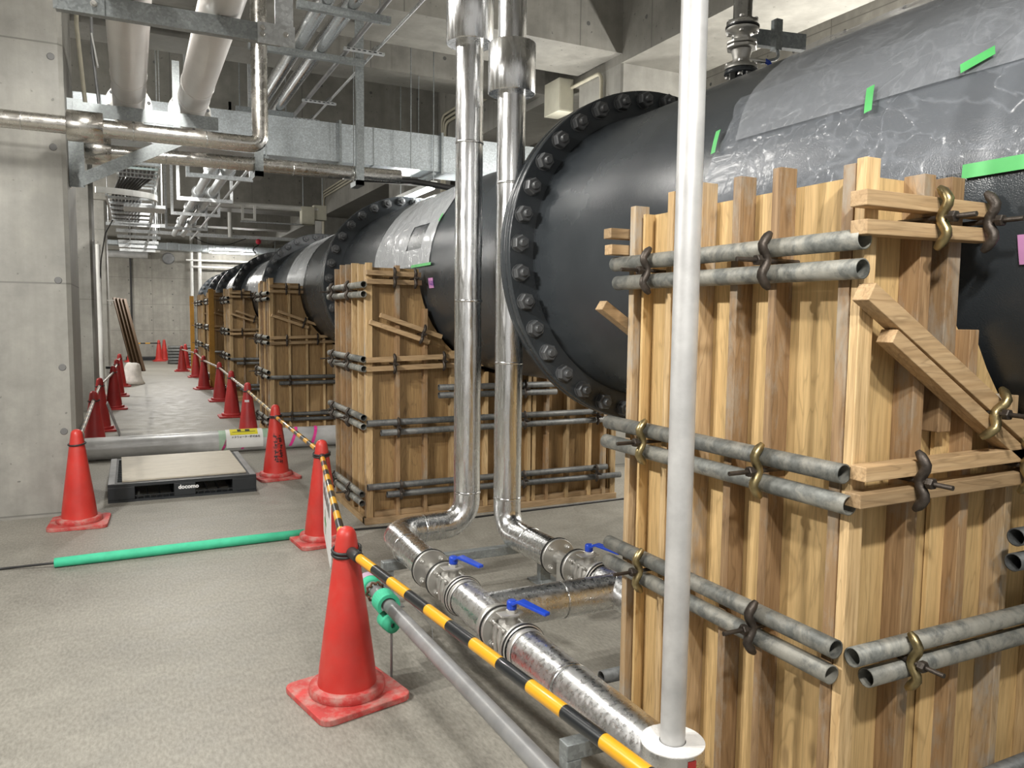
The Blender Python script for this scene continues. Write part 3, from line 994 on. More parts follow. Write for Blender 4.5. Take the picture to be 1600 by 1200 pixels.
YF = Y0 - 0.024
timber((1.490, YF, 1.832), (1.955, YF, 1.832), 'upper pale timber of the top pair, ' + LEVN, g, 'timber_x', 0.046, 0.036)
timber((1.495, YF, 1.767), (1.95, YF, 1.772), 'lower pale timber of the top pair, ' + LEVN, g, 'timber_x', 0.046, 0.034)
timber((1.530, YF - 0.002, 1.195), (3.2, YF - 0.002, 1.215), 'upper timber of the middle pair with yellow stains, ' + LEVN, g, 'timber_x', 0.046, 0.036)
timber((1.516, YF - 0.002, 1.132), (3.2, YF - 0.002, 1.150), 'lower timber of the middle pair, ' + LEVN, g, 'timber_x', 0.046, 0.034)
timber((1.520, YF - 0.002, 1.622), (2.30, YF - 0.002, 1.170), 'upper sloping rough timber, ' + LEVN, g, 'timber_x', 0.046, 0.046)
timber((1.605, YF - 0.002, 1.520), (2.25, YF - 0.002, 1.135), 'lower sloping rough timber with a cut end, ' + LEVN, g, 'timber_x', 0.046, 0.036)
scaffold_tube((1.540, YF - 0.004, 0.745), (3.65, YF - 0.004, 0.742), 'upper long pipe low on the ' + LEVN, gp)
scaffold_tube((1.592, YF - 0.004, 0.684), (3.65, YF - 0.004, 0.679), 'lower long pipe with a ragged end low across the ' + LEVN, gp)
scaffold_tube((2.075, YF - 0.054, 0.992), (3.3, YF - 0.054, 0.990), 'upper dark pipe end at the right edge, ' + LEVN, gp, 'scaffold_dark')
scaffold_tube((2.070, YF - 0.054, 0.925), (3.3, YF - 0.054, 0.922), 'lower dark pipe end at the right edge, ' + LEVN, gp, 'scaffold_dark')
scaffold_tube((2.10, YF - 0.004, 0.295), (3.5, YF - 0.004, 0.298), 'lowest dark pipe near the floor, ' + LEVN, gp, 'scaffold_dark')
for x, z, mt, wh in ((1.732, 1.800, 'brass_iron', 'nearer clamp of the top timber pair'), (1.909, 1.802, 'dark_iron', 'farther clamp of the top timber pair'), (1.707, 1.168, 'dark_iron', 'nearer clamp of the middle timber pair'),
                     (2.126, 1.174, 'brass_iron', 'farther clamp of the middle timber pair'), (1.716, 0.713, 'brass_iron', 'clamp on the low pipe pair')):
    clamp('', ('brass ' if mt == 'brass_iron' else 'dark ') + wh + ', ' + LEVN, (x, YF - 0.030, z), (0, -1, 0), (1, 0, 0), (0, 0, 1), mt, gc, rodlen=0.06)
clamp('', 'brass clamp on the sloping timber pair, ' + LEVN, (1.985, YF - 0.030, 1.322), (0, -1, 0), (0.86, 0, -0.5), (0.5, 0, 0.86), 'brass_iron', gc, rodlen=0.06)
# things on its far face that stick out to the left
yb = Y0 + 0.96 + 0.03
timber((1.475, yb, 1.845), (1.84, yb, 1.845), 'timber stub poking out left behind the nearest box, upper', g, 'timber_x', 0.046, 0.034)
timber((1.480, yb, 1.790), (1.84, yb, 1.790), 'timber stub poking out left behind the nearest box, middle', g, 'timber_x', 0.046, 0.034)
timber((1.455, yb, 1.600), (1.95, yb, 1.28), 'sloping timber stub poking out left behind the nearest box', g, 'timber_x', 0.046, 0.036)
scaffold_tube((1.49, yb, 0.262), (3.6, yb, 0.262), 'pipe end poking out low behind the nearest box', gp, 'scaffold_dark')


def far_box(i, X0, Y0, LY, H, n_left, dark, levels4=True, z_up=0.0):
    r = random.Random(i * 3 + 1)
    lbx = []
    for k in range(n_left):
        lbx.append((Y0 + 0.03 + (LY - 0.06) * k / (n_left - 1), 0.03))
    nbx = [(x + X0 - 1.541, 0.03) for x in (1.770, 1.99, 2.21, 2.345, 2.50, 2.70, 2.885, 2.93, 3.055, 3.25, 3.47, 3.62)]
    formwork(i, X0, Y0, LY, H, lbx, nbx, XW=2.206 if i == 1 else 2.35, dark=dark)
    k = H / 1.945
    left_pipes(i, X0, Y0, LY, [(1.785 * k, 1.715 * k), (1.240 * k, 1.170 * k), (0.810 * k, 0.742 * k), (0.226, 0.158)],
               [(-0.035, 0.08), (-0.025, 0.08), (-0.02, 0.08), (0.03, -0.12)], [LY * 0.33, LY * 0.86])
    YF = Y0 - 0.024
    F = 'front face of the %s formwork box' % BOX[i]
    X = X0 - 1.541
    timber((1.537 + X, YF, 1.872 * k), (1.95 + X, YF, 1.866 * k), 'upper timber of the top pair, ' + F, g, 'timber_x')
    timber((1.537 + X, YF, 1.808 * k), (1.955 + X, YF, 1.808 * k), 'lower timber of the top pair, ' + F, g, 'timber_x')
    timber((1.64 + X, YF - 0.002, 1.565 * k), (2.12 + X, YF - 0.002, 1.405 * k), 'upper sloping timber, ' + F, g, 'timber_x', 0.04, 0.034)
    timber((1.56 + X, YF - 0.002, 1.515 * k), (2.02 + X, YF - 0.002, 1.365 * k), 'lower sloping timber, ' + F, g, 'timber_x', 0.04, 0.034)
    timber((1.535 + X, YF, 1.234 * k), (2.6 + X, YF, 1.27 * k), 'upper timber of the middle pair, ' + F, g, 'timber_x')
    timber((1.535 + X, YF, 1.168 * k), (2.6 + X, YF, 1.20 * k), 'lower timber of the middle pair, ' + F, g, 'timber_x')
    scaffold_tube((1.540 + X, YF - 0.004, 0.767), (3.62 + X, YF - 0.004, 0.775), 'upper dark pipe at mid height, ' + F, gp, 'scaffold_dark')
    scaffold_tube((1.645 + X, YF - 0.004, 0.692), (3.66 + X, YF - 0.004, 0.702), 'lower dark pipe at mid height, ' + F, gp, 'scaffold_dark')
    scaffold_tube((1.540 + X, YF - 0.004, 0.289), (3.64 + X, YF - 0.004, 0.291), 'upper dark pipe near the floor, ' + F, gp, 'scaffold_dark')
    scaffold_tube((1.69 + X, YF - 0.004, 0.222), (3.78 + X, YF - 0.004, 0.210), 'lower dark pipe near the floor, ' + F, gp, 'scaffold_dark')
    for x, z, wh in ((1.74, 1.84 * k, 'nearer clamp of the top timber pair'), (1.90, 1.838 * k, 'farther clamp of the top timber pair'), (1.74, 1.206 * k, 'nearer clamp of the middle timber pair'), (2.13, 1.222 * k, 'farther clamp of the middle timber pair'),
                     (1.77, 0.73, 'nearer clamp of the mid height pipes'), (1.79, 0.256, 'nearer clamp of the pipes near the floor')):
        clamp('', 'iron ' + wh + ', ' + F, (x + X, YF - 0.030, z), (0, -1, 0), (1, 0, 0), (0, 0, 1), 'dark_iron', gc, rodlen=0.05)
    clamp('', 'small iron clamp on the sloping timbers, ' + F, (1.96 + X, YF - 0.030, 1.425 * k), (0, -1, 0), (0.95, 0, -0.3), (0.3, 0, 0.95), 'dark_iron', gc, rodlen=0.05)
    if i == 1:
        scaffold_tube((2.10, YF - 0.004, 1.018), (3.126, YF - 0.004, 1.017), 'upper of two short pipes under the main, ' + F, gp, 'scaffold_dark')
        scaffold_tube((2.10, YF - 0.004, 0.958), (3.130, YF - 0.004, 0.955), 'lower of two short pipes under the main, ' + F, gp, 'scaffold_dark')
        for x, z, wh in ((2.83, 0.988, 'clamp on the two short pipes'), (2.83, 0.735, 'middle clamp of the mid height pipes'), (3.52, 0.738, 'right clamp of the mid height pipes'), (2.83, 0.25, 'middle clamp of the pipes near the floor'), (3.52, 0.25, 'right clamp of the pipes near the floor')):
            clamp('', 'iron ' + wh + ', ' + F, (x, YF - 0.030, z), (0, -1, 0), (1, 0, 0), (0, 0, 1), 'dark_iron', gc, rodlen=0.05)


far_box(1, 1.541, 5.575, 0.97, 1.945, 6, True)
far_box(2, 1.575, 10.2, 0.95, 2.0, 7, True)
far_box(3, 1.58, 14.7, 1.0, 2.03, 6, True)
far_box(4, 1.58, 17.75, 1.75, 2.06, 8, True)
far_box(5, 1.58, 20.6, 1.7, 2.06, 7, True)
for k, (x, y, zt, lab) in enumerate([(1.52, 17.55, 2.10, 'yellow painted steel post at the corner of the fifth formwork box'), (1.48, 22.75, 2.06, 'yellow painted steel post beyond the farthest formwork box')]):
    t = thing('steel_post', lab, 'post', (x, y, 0), 'yellow steel posts')
    m = MB().box(x - 0.05, x + 0.05, y - 0.055, y - 0.045, 0, zt).build('flange_plate', 'yellow_steel', t)
    m = MB().box(x - 0.05, x + 0.05, y + 0.045, y + 0.055, 0, zt).build('flange_plate', 'yellow_steel', t)
    m = MB().box(x - 0.005, x + 0.005, y - 0.045, y + 0.045, 0, zt).build('web_plate', 'yellow_steel', t)
    MB().box(x - 0.09, x + 0.09, y - 0.09, y + 0.09, 0, 0.012).build('base_plate', 'yellow_steel', t)

# ================================================================== traffic cones and cone bars
def make_cone(label, grp, loc, rz, mat='cone_red', base='cone_base_dusty', s=1.0):
    t = thing('traffic_cone', label, 'cone', (0, 0, 0), grp)
    MB().lathe([(0.152, 0.0262), (0.155, 0.032), (0.153, 0.054), (0.149, 0.0585), (0.149, 0.0586), (0.110, 0.0610)], (0, 0, 0), (0, 0, 1), 40, True, False, False).build('collar_ring', base, t)
    body = [(0.1195, 0.0600), (0.1175, 0.075), (0.112, 0.13), (0.090, 0.30), (0.066, 0.48), (0.050, 0.60), (0.0425, 0.652), (0.040, 0.672), (0.035, 0.688), (0.026, 0.699), (0.014, 0.705), (0.002, 0.707)]
    MB().lathe(body, (0, 0, 0), (0, 0, 1), 40, True, False, False).build('cone_body', mat, t)
    poly = []
    h, c = 0.196, 0.045
    for q in range(4):
        cx, cy = ((1, 1), (-1, 1), (-1, -1), (1, -1))[q]
        for k in range(5):
            a = q * PI / 2 + k / 4 * PI / 2
            poly.append((cx * (h - c) + c * math.cos(a), cy * (h - c) + c * math.sin(a), 0.0))
    MB().prism(poly, (0, 0, 0.026)).build('base_plate', base, t, 0.004)
    t.location = loc
    t.rotation_euler = (0, 0, rz)
    t.scale = (s, s, s)
    return t


GC = 'red traffic cones'
RIGHT = [(0.757, 3.045, 0.22), (1.150, 5.300, 0.10), (1.213, 7.60, 0.15), (1.30, 10.25, 0.05), (1.35, 12.5, 0.0), (1.41, 14.9, 0.0), (1.335, 17.4, 0.1), (1.42, 20.8, 0.0), (1.22, 23.1, 0.0), (1.39, 24.4, 0.0)]
RL = ['foremost red traffic cone with a dusty square base beside the grey conduit',
      'second red traffic cone of the right row, white sign hanging beside it',
      'red traffic cone with black painted characters beside the black pallet',
      'red traffic cone with a small white sticker behind the grey floor pipe',
      'fifth red cone of the right row beside the third formwork box',
      'sixth red cone of the right row, before the fourth formwork box',
      'seventh red cone of the right row, standing slightly left',
      'third from last red cone of the right row', 'second from last red cone of the right row', 'last red cone of the right row']
LEFT = [(-0.383, 6.45, -0.05), (-0.395, 9.62, 0.05), (-0.40, 11.6, 0.0), (-0.29, 14.2, 0.05), (-0.27, 16.4, 0.05), (-0.25, 18.6, 0.1)]
LL = ['nearest red cone of the left row, against the concrete column', 'second red cone of the left row, behind the grey floor pipe', 'third red cone of the left row, small board beside it',
      'fourth red cone of the left row', 'fifth red cone of the left row beside the white sack', 'last red cone of the left row behind the white sack']
cones_r, cones_l = [], []
for k, ((x, y, rz), lab) in enumerate(zip(RIGHT, RL)):
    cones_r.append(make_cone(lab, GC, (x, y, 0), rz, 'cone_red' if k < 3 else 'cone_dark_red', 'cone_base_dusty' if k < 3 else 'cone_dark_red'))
for k, ((x, y, rz), lab) in enumerate(zip(LEFT, LL)):
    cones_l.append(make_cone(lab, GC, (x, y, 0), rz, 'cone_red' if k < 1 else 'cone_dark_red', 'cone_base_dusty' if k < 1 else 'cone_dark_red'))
for k, (x, y, lab) in enumerate([(0.80, 28.4, 'red traffic cone far back by the stack of grey pipes, left of a pair'), (0.98, 28.9, 'red traffic cone far back by the stack of grey pipes, right of a pair'), (-0.05, 28.2, 'red traffic cone far back behind the leaning planks')]):
    make_cone(lab, GC, (x, y, 0), 0.1, 'cone_red', 'cone_red')

# painted characters on the third cone (two upright columns of brush marks, worn and unreadable)
r_ = random.Random(11)
c3 = cones_r[2]
m = MB()
for colx, zs in ((-0.030, [0.405, 0.36, 0.315, 0.27, 0.225, 0.18]), (0.012, [0.40, 0.355, 0.31, 0.265, 0.22, 0.175])):
    for z in zs:
        for s in range(7):
            hz = s % 2 == 0
            dx, dz = r_.uniform(-0.014, 0.014), r_.uniform(-0.018, 0.018)
            L = r_.uniform(0.008, 0.017)
            px, pz = colx + dx, z + dz
            rr = 0.112 - (pz - 0.13) * (0.022 / 0.17) + 0.0018
            wq = 0.0026
            pts = ((-L, -wq), (L, -wq), (L, wq), (-L, wq)) if hz else ((-wq, -L), (wq, -L), (wq, L), (-wq, L))
            vs = []
            for ax_, az_ in pts:
                th = (px + ax_) / rr
                rz_ = 0.112 - (pz + az_ - 0.13) * (0.022 / 0.17) + 0.0018
                vs.append((rz_ * math.sin(th + 0.05), -rz_ * math.cos(th + 0.05), pz + az_))
            m.add(vs, [(0, 1, 2, 3)])
ORG[c3.name] = Vector()
o = m.build('painted_characters', 'ink_black', c3)
o['kind'] = 'stuff'
# little sticker on the fourth cone
c4_ = cones_r[3]
rr = 0.112 - (0.475 - 0.13) * 0.1294 + 0.002
MB().add([(rr * math.sin(a), -rr * math.cos(a), z) for z in (0.462, 0.49) for a in (-0.75, -0.35, 0.05)], [(0, 1, 4, 3), (1, 2, 5, 4)], True).build('sticker', 'white_print', c4_)


def cone_bar(p, q, mat, label, zp=0.60, zq=0.60, loops=True, r=0.0175):
    """striped plastic bar with a rubber loop at each end slipped over the cone tips"""
    p, q = V(p[0], p[1], zp), V(q[0], q[1], zq)
    d = (q - p).normalized()
    t = thing('cone_bar', label, 'bar', p, 'striped bars between the cones')
    t.rotation_mode = 'QUATERNION'
    t.rotation_quaternion = d.to_track_quat('Z', 'Y')
    ORG[t.name] = Vector()
    L = (q - p).length
    g0 = 0.060
    MB().tube([(0, 0, g0 + k * (L - 2 * g0) / 12) for k in range(13)], r, 18).build('pole', mat, t)
    for z0, z1 in ((g0 - 0.005, g0 + 0.075), (L - g0 - 0.075, L - g0 + 0.005)):
        MB().lathe([(r + 0.001, 0), (r + 0.004, 0.004), (r + 0.004, z1 - z0 - 0.004), (r + 0.001, z1 - z0)], (0, 0, z0), (0, 0, 1), 18).build('end_cap', 'black_rubber', t)
    inv = t.rotation_quaternion.inverted()
    for zc in ((0.0, L) if loops else (0.0,)):
        c = V(0, 0, zc)
        pts = []
        for k in range(24):
            a = 2 * PI * k / 24
            off = inv @ V(0.056 * math.cos(a), 0.056 * math.sin(a), 0.008 * math.sin(a + 0.7))
            pts.append(c + off)
        MB().tube(pts, 0.0062, 8, False, 0, True).build('loop', 'black_rubber', t)
    return t


cone_bar((0.757, 3.045), (0.985, 0.90), 'stripe_bar', 'glossy black and yellow striped bar running from the foremost cone toward the camera', 0.615, 0.60, loops=False, r=0.0185)
cone_bar((1.150, 5.300), (0.757, 3.045), 'stripe_bar', 'black and yellow striped bar between the foremost and second cones', 0.60, 0.600)
cone_bar((1.213, 7.60), (1.150, 5.300), 'stripe_bar', 'black and yellow striped bar between the second cone and the one with characters', 0.59, 0.615)
nm = ['fourth', 'fifth', 'sixth', 'seventh', 'eighth', 'ninth']
for k in range(2, 8):
    a, b = RIGHT[k + 1], RIGHT[k]
    cone_bar(a[:2], b[:2], 'stripe_bar_worn' if k == 2 else 'stripe_bar_grey', 'worn striped bar between the %s and %s cones of the right row' % ((['third'] + nm)[k - 2], nm[k - 2]), 0.60, 0.605)
nm = ['nearest', 'second', 'third', 'fourth', 'fifth', 'last']
for k in range(5):
    a, b = LEFT[k + 1], LEFT[k]
    cone_bar(a[:2], b[:2], 'stripe_bar_grey', 'faded striped bar between the %s and %s cones of the left row' % (nm[k], nm[k + 1]), 0.60, 0.60)
cone_bar((-0.05, 28.2), (0.80, 28.4), 'stripe_bar', 'black and yellow bar across the back of the aisle', 0.60, 0.60)

# sign hanging from the second bar, seen almost edge on
pa, pb = V(1.150, 5.300, 0), V(0.757, 3.045, 0)
d = (pb - pa).normalized()
s0, s1 = pa + d * 0.18, pa + d * 1.05
t = thing('hanging_sign', 'white rounded sign board with green cross hanging beside the second cone', 'sign', (s0 + s1) / 2)
nrm = V(d.y, -d.x, 0)
if nrm.x > 0:
    nrm = -nrm
poly = []
for (u, z), (a0) in zip(((0.05, 0.17), (0.82, 0.17), (0.82, 0.54), (0.05, 0.54)), (PI, 1.5 * PI, 0, 0.5 * PI)):
    for k in range(5):
        a = a0 + k / 4 * PI / 2
        p = s0 + d * (u + 0.05 * math.cos(a))
        poly.append((p.x, p.y, z + 0.05 * math.sin(a)))
MB().prism(poly, nrm * -0.006).build('board', 'white_print', t)
e = nrm * 0.002
for u0, u1, z0_, z1_, mt in ((0.22, 0.40, 0.245, 0.275, 'tape_green'), (0.295, 0.325, 0.18, 0.34, 'tape_green')):
    a, b = s0 + d * u0 + e, s0 + d * u1 + e
    MB().add([(a.x, a.y, z0_), (b.x, b.y, z0_), (b.x, b.y, z1_), (a.x, a.y, z1_)], [(0, 1, 2, 3)]).build('green_cross', mt, t)
for k in range(5):
    a = s0 + d * (0.10 + 0.15 * k) + e
    b = a + d * 0.10
    MB().add([(a.x, a.y, 0.40), (b.x, b.y, 0.40), (b.x, b.y, 0.50), (a.x, a.y, 0.46)], [(0, 1, 2, 3)]).build('printed_mark', 'grey_pipe', t)
for u in (0.15, 0.72):
    a = s0 + d * u
    MB().tube([(a.x, a.y, 0.58), (a.x, a.y, 0.615)], 0.004, 6).build('hanger', 'black_rubber', t)

# ================================================================== things on the floor
# green foam tube with a cable running out of it
t = thing('foam_tube', 'long green pipe foam tube lying on the floor with a cable through it', 'tube', (0.3, 5.39, 0))
MB().lathe([(0.012, 0), (0.029, 0.002), (0.031, 0.3), (0.031, 0.7), (0.031, 1.1), (0.029, 1.549), (0.012, 1.552)], (-0.465, 5.375, 0.031), (1.552, 0.05, 0), 24, True, False, False).build('foam', 'foam_green', t)
m = MB().tube(fillet([(-3.2, 5.62, 0.008), (-1.2, 5.47, 0.008), (-0.75, 5.455, 0.008), (-0.47, 5.376, 0.03), (1.08, 5.425, 0.03), (1.3, 5.47, 0.008), (1.9, 5.41, 0.008), (2.6, 5.445, 0.008), (3.9, 5.50, 0.008)], 0.25, 5), 0.0075, 8)
tag(m.build('power_cable', 'black_cable'), 'thin dark cable snaking over the floor through the green foam tube', 'cable')

# black plastic pallet with a plywood sheet
px0, px1, py0, py1, ph = -0.212, 0.955, 7.055, 8.33, 0.153
t = thing('pallet', 'low black plastic pallet on the floor with white lettering on its side', 'pallet', ((px0 + px1) / 2, (py0 + py1) / 2, 0))
m = MB()
m.box(px0, px1, py0, py0 + 0.09, ph - 0.026, ph)
m.box(px0, px1, py1 - 0.09, py1, ph - 0.026, ph)
for k in range(14):
    y = py0 + 0.09 + k * (py1 - py0 - 0.18) / 13
    m.box(px0 + 0.07, px1 - 0.07, y - 0.006, y + 0.006, ph - 0.026, ph - 0.003)
for x in (px0, px0 + 0.13, (px0 + px1) / 2 - 0.04, px1 - 0.17, px1 - 0.07):
    m.box(x, x + (0.07 if x in (px0, px1 - 0.07) else 0.035), py0 + 0.09, py1 - 0.09, ph - 0.026, ph)
m.build('top_deck', 'black_plastic', t)
m = MB()
m.box(px0, px1, py0, py0 + 0.08, 0, 0.02)
m.box(px0, px1, py1 - 0.08, py1, 0, 0.02)
for k in range(9):
    x = px0 + 0.2 + k * (px1 - px0 - 0.4) / 8
    m.box(x - 0.005, x + 0.005, py0 + 0.08, py1 - 0.08, 0.002, 0.018)
m.box(px0, px0 + 0.2, py0 + 0.08, py1 - 0.08, 0, 0.02)
m.box(px1 - 0.2, px1, py0 + 0.08, py1 - 0.08, 0, 0.02)
m.build('bottom_deck', 'black_plastic', t)
for x0_, x1_ in ((px0, px0 + 0.20), ((px0 + px1) / 2 - 0.085, (px0 + px1) / 2 + 0.085), (px1 - 0.20, px1)):
    for y0_ in (py0, (py0 + py1) / 2 - 0.1, py1 - 0.2):
        MB().box(x0_, x1_, y0_, y0_ + 0.2, 0.0201, ph - 0.0261).build('block', 'black_plastic', t, 0.004)
for x0_ in (px0 + 0.20, (px0 + px1) / 2 + 0.085):
    m = MB()
    for k in range(8):
        x = x0_ + 0.02 + k * 0.048
        m.box(x - 0.002, x + 0.002, py0 + 0.005, py0 + 0.01, 0.02, 0.048)
    m.box(x0_, x0_ + 0.37, py0 + 0.005, py0 + 0.012, 0.044, 0.05)
    m.build('rib_grid', 'black_plastic', t)
tm = text_mb('docomo', 0.048, ((px0 + px1) / 2 - 0.052, py0 - 0.0015, 0.078), (1, 0, 0), (0, 0, 1), 0, 0.0016)
tm.build('lettering', 'white_print', t)['label'] = 'white lettering'
for x in (px0 + 0.004, px1 - 0.052):
    MB().box(x, x + 0.048, py0 + 0.01, py1 - 0.01, ph, ph + 0.004).build('edge_strip', 'grey_pipe', t)
m = MB().prism([(-0.105, 7.13, ph + 0.001), (0.882, 7.165, ph + 0.001), (0.872, 8.37, ph + 0.001), (-0.122, 8.34, ph + 0.001)], (0, 0, 0.012))
t = m.build('plywood_sheet', 'sheet_ply')
tag(t, 'pale square plywood sheet lying on the black pallet', 'board')

# grey wrapped pipe lying across the aisle
t = thing('floor_pipe', 'big grey plastic wrapped pipe lying across the aisle behind the pallet', 'pipe', (0.8, 9.25, 0))
pa, pb, pr_ = V(-0.50, 9.22, 0.122), V(3.2, 9.30, 0.122), 0.122
MB().tube(MB().dense([pa, pb], 0.08), pr_, 32, True, 0.004).build('barrel', 'wrapped_grey', t)
dp = (pb - pa).normalized()


def pipe_band(u, wdt, mat, nm, slant=0.0, a0=-40, a1=230, rr=None):
    rr = rr or pr_ + 0.0045
    vs, fs = [], []
    n = 24
    for k in range(n + 1):
        a = math.radians(a0 + (a1 - a0) * k / n)
        for s in (0, 1):
            p = pa + dp * (u + s * wdt + slant * math.sin(a))
            vs.append((p.x, p.y - rr * math.cos(a), p.z + rr * math.sin(a)))
        if k:
            fs.append((2 * k - 2, 2 * k - 1, 2 * k + 1, 2 * k))
    return MB().add(vs, fs, True).build(nm, mat, t)


pipe_band(1.265, 0.006, 'wrapped_grey', 'wrap_edge', rr=pr_ + 0.008)
pipe_band(1.345, 0.085, 'tape_pale_green', 'green_tape', 0)
pipe_band(1.40, 0.03, 'tape_pink', 'pink_tape', 0.05)
pipe_band(1.62, 0.03, 'tape_pink', 'pink_tape', 0.07)
pipe_band(2.14, 0.035, 'tape_pink', 'pink_tape', 0.05)
pipe_band(2.38, 0.035, 'tape_pink', 'pink_tape', 0.04)
pipe_band(1.80, 0.09, 'tape_pale_green', 'green_tape', 0, 20, 150)
# paper notice over its shoulder
lb = pipe_band(1.42, 0.40, 'white_paper', 'paper_notice', 0.0, -28, 100, pr_ + 0.010)
lb['label'] = 'white paper notice with a yellow panel'


def on_pipe(u0, u1, a0, a1, mat, nm, par, rr):
    vs, fs = [], []
    n = 8
    for k in range(n + 1):
        a = math.radians(a0 + (a1 - a0) * k / n)
        for u in (u0, u1):
            p = pa + dp * u
            vs.append((p.x, p.y - rr * math.cos(a), p.z + rr * math.sin(a)))
        if k:
            fs.append((2 * k - 2, 2 * k - 1, 2 * k + 1, 2 * k))
    return MB().add(vs, fs, True).build(nm, mat, par)


on_pipe(1.465, 1.765, 38, 92, 'yellow_print', 'yellow_panel', lb, pr_ + 0.0115)
on_pipe(1.49, 1.74, 55, 58, 'ink_black', 'printed_line', lb, pr_ + 0.013)
on_pipe(1.545, 1.585, 60, 82, 'ink_black', 'printed_figure', lb, pr_ + 0.013)
on_pipe(1.63, 1.68, 60, 78, 'ink_black', 'printed_figure', lb, pr_ + 0.013)
a = math.radians(22)
rr = pr_ + 0.0125
po = pa + dp * 1.475
tm = text_mb('メタウォーター株式会社', 0.0285, (po.x, po.y - rr * math.cos(a), po.z + rr * math.sin(a)), dp, (0, math.sin(a), math.cos(a)), 0, 0.0006)
tm.build('lettering', 'ink_black', lb)

# steel plate strip and board on the floor behind it
m = MB().box(0.02, 0.75, 9.75, 10.15, 0.0, 0.018)
tag(m.build('plywood_offcut', 'sheet_ply'), 'thin plywood offcut lying just behind the grey floor pipe', 'board')
t = thing('floor_grate', 'small dark slotted grate beside the plywood offcut behind the grey pipe', 'grate', (0.90, 9.98, 0))
MB().box(0.80, 1.02, 9.80, 10.12, 0.0, 0.006).build('grate_frame', 'galv', t)
for k in range(3):
    MB().box(0.82 + k * 0.065, 0.86 + k * 0.065, 9.83, 10.09, 0.0062, 0.008).build('slot', 'black_plastic', t)
# small board leaning behind the third left cone
m = MB().prism([(-0.165, 10.95, 0.0), (-0.30, 10.95, 0.42), (-0.315, 10.95, 0.42), (-0.18, 10.95, 0.0)], (0, 0.32, 0))
tag(m.build('leaning_board', 'grey_pipe'), 'small grey board leaning against the left cones', 'board')

# leaning planks at the far left
for k in range(4):
    b0 = V(0.02 + 0.085 * k, 23.5 - 0.02 * k, 0.0)
    b1 = V(-0.41 + 0.085 * k, 24.1, 2.0 - 0.01 * k)
    dd = b1 - b0
    t = thing('plank', 'brown plank leaning on the far left column, %s' % ['leftmost of the four', 'second from the left', 'third from the left', 'rightmost of the four'][k], 'plank', b0, 'leaning brown planks')
    q = dd.normalized().to_track_quat('Z', 'Y')
    t.rotation_mode = 'QUATERNION'
    t.rotation_quaternion = q
    ORG[t.name] = Vector()
    MB().box(-0.042, 0.042, -0.02, 0.02, 0.002, dd.length).build('board', 'plank', t, 0.002)

# sack, drum, pipe bundle
m = MB().lathe([(0.02, 0.0), (0.25, 0.004), (0.27, 0.03), (0.24, 0.10), (0.205, 0.18), (0.18, 0.26), (0.165, 0.33), (0.15, 0.40), (0.13, 0.455), (0.09, 0.48), (0.06, 0.465), (0.01, 0.46)], (-0.03, 19.1, 0), (0.05, 0.02, 1), 28)
vs = []
for p in m.v:
    q = V(p)
    nn = (noise.noise(q * 6) * 0.6 + noise.noise(q * 17) * 0.5) * 0.045 * min(1, q.z * 6)
    vs.append((q.x + nn, q.y + nn, max(0, q.z + nn * 0.5)))
m.v = vs
tag(m.build('sand_sack', 'sack_white'), 'white tied sack slumped on the floor by the left row of cones', 'sack')
t = thing('paint_can', 'small tin with a black rim beside the white pipe on the left', 'can', (-0.37, 15.2, 0))
MB().lathe([(0.06, 0.0), (0.06, 0.60)], (-0.36, 15.2, 0), (0, 0, 1), 20).build('tin', 'white_enamel', t)
MB().lathe([(0.065, 0.6), (0.065, 0.64)], (-0.36, 15.2, 0), (0, 0, 1), 20).build('rim', 'black_rubber', t)
n = 0
for row, zz in enumerate((0.05, 0.145, 0.24, 0.335, 0.43, 0.525)):
    for j in range(4):
        y = 26.6 + j * 0.10
        r0 = random.Random(row * 7 + j)
        x0_ = 1.02 + r0.uniform(-0.03, 0.03)
        m = MB().hollow((x0_, y, zz), (2.9 + r0.uniform(-0.05, 0.05), y, zz), 0.046, 0.004, 16)
        rows = ['bottom', 'second', 'third', 'fourth', 'fifth', 'top'][row]
        tag(m.build('stacked_pipe', 'scaffold_dark'), 'grey pipe in the far stack, %s layer, %s' % (rows, ['front one', 'second from the front', 'third from the front', 'rear one'][j]), 'pipe', 'stack of grey pipes at the back')
for k, x in enumerate((1.25, 2.6)):
    m = MB().box(x - 0.05, x + 0.05, 26.5, 27.0, 0.0, 0.004)
    tag(m.build('stack_bearer', 'plank'), 'flat wooden bearer under the far pipe stack, %s' % ['left', 'right'][k], 'timber', 'bearers under the pipe stack')
m = MB().box(-0.2, 0.75, 28.9, 29.3, 0.0, 0.12)
tag(m.build('dark_tray', 'black_plastic', None, 0.01), 'low dark tray on the floor in front of the back wall', 'tray')

# ================================================================== foil clad pipework in the foreground
PZ, IR = 0.325, 0.079          # axis height of the low runs, radius over the insulation
XA, XB = 1.285, 1.952


def foil_run(parent, name, path, r, fr=0.14, mat='foil', step=0.05, seams=True):
    p = fillet(path, fr, 9)
    mb = MB()
    mb.tube(mb.dense(p, step), r, 28, True, 0.0025)
    return mb.build(name, mat, parent)


def seam(parent, c, ax, r, wd=0.014, mat='foil_smooth'):
    return MB().lathe([(r + 0.001, -wd / 2), (r + 0.0028, -wd / 2 + 0.002), (r + 0.0028, wd / 2 - 0.002), (r + 0.001, wd / 2)], c, ax, 28, True, False, False).build('tape_band', mat, parent)


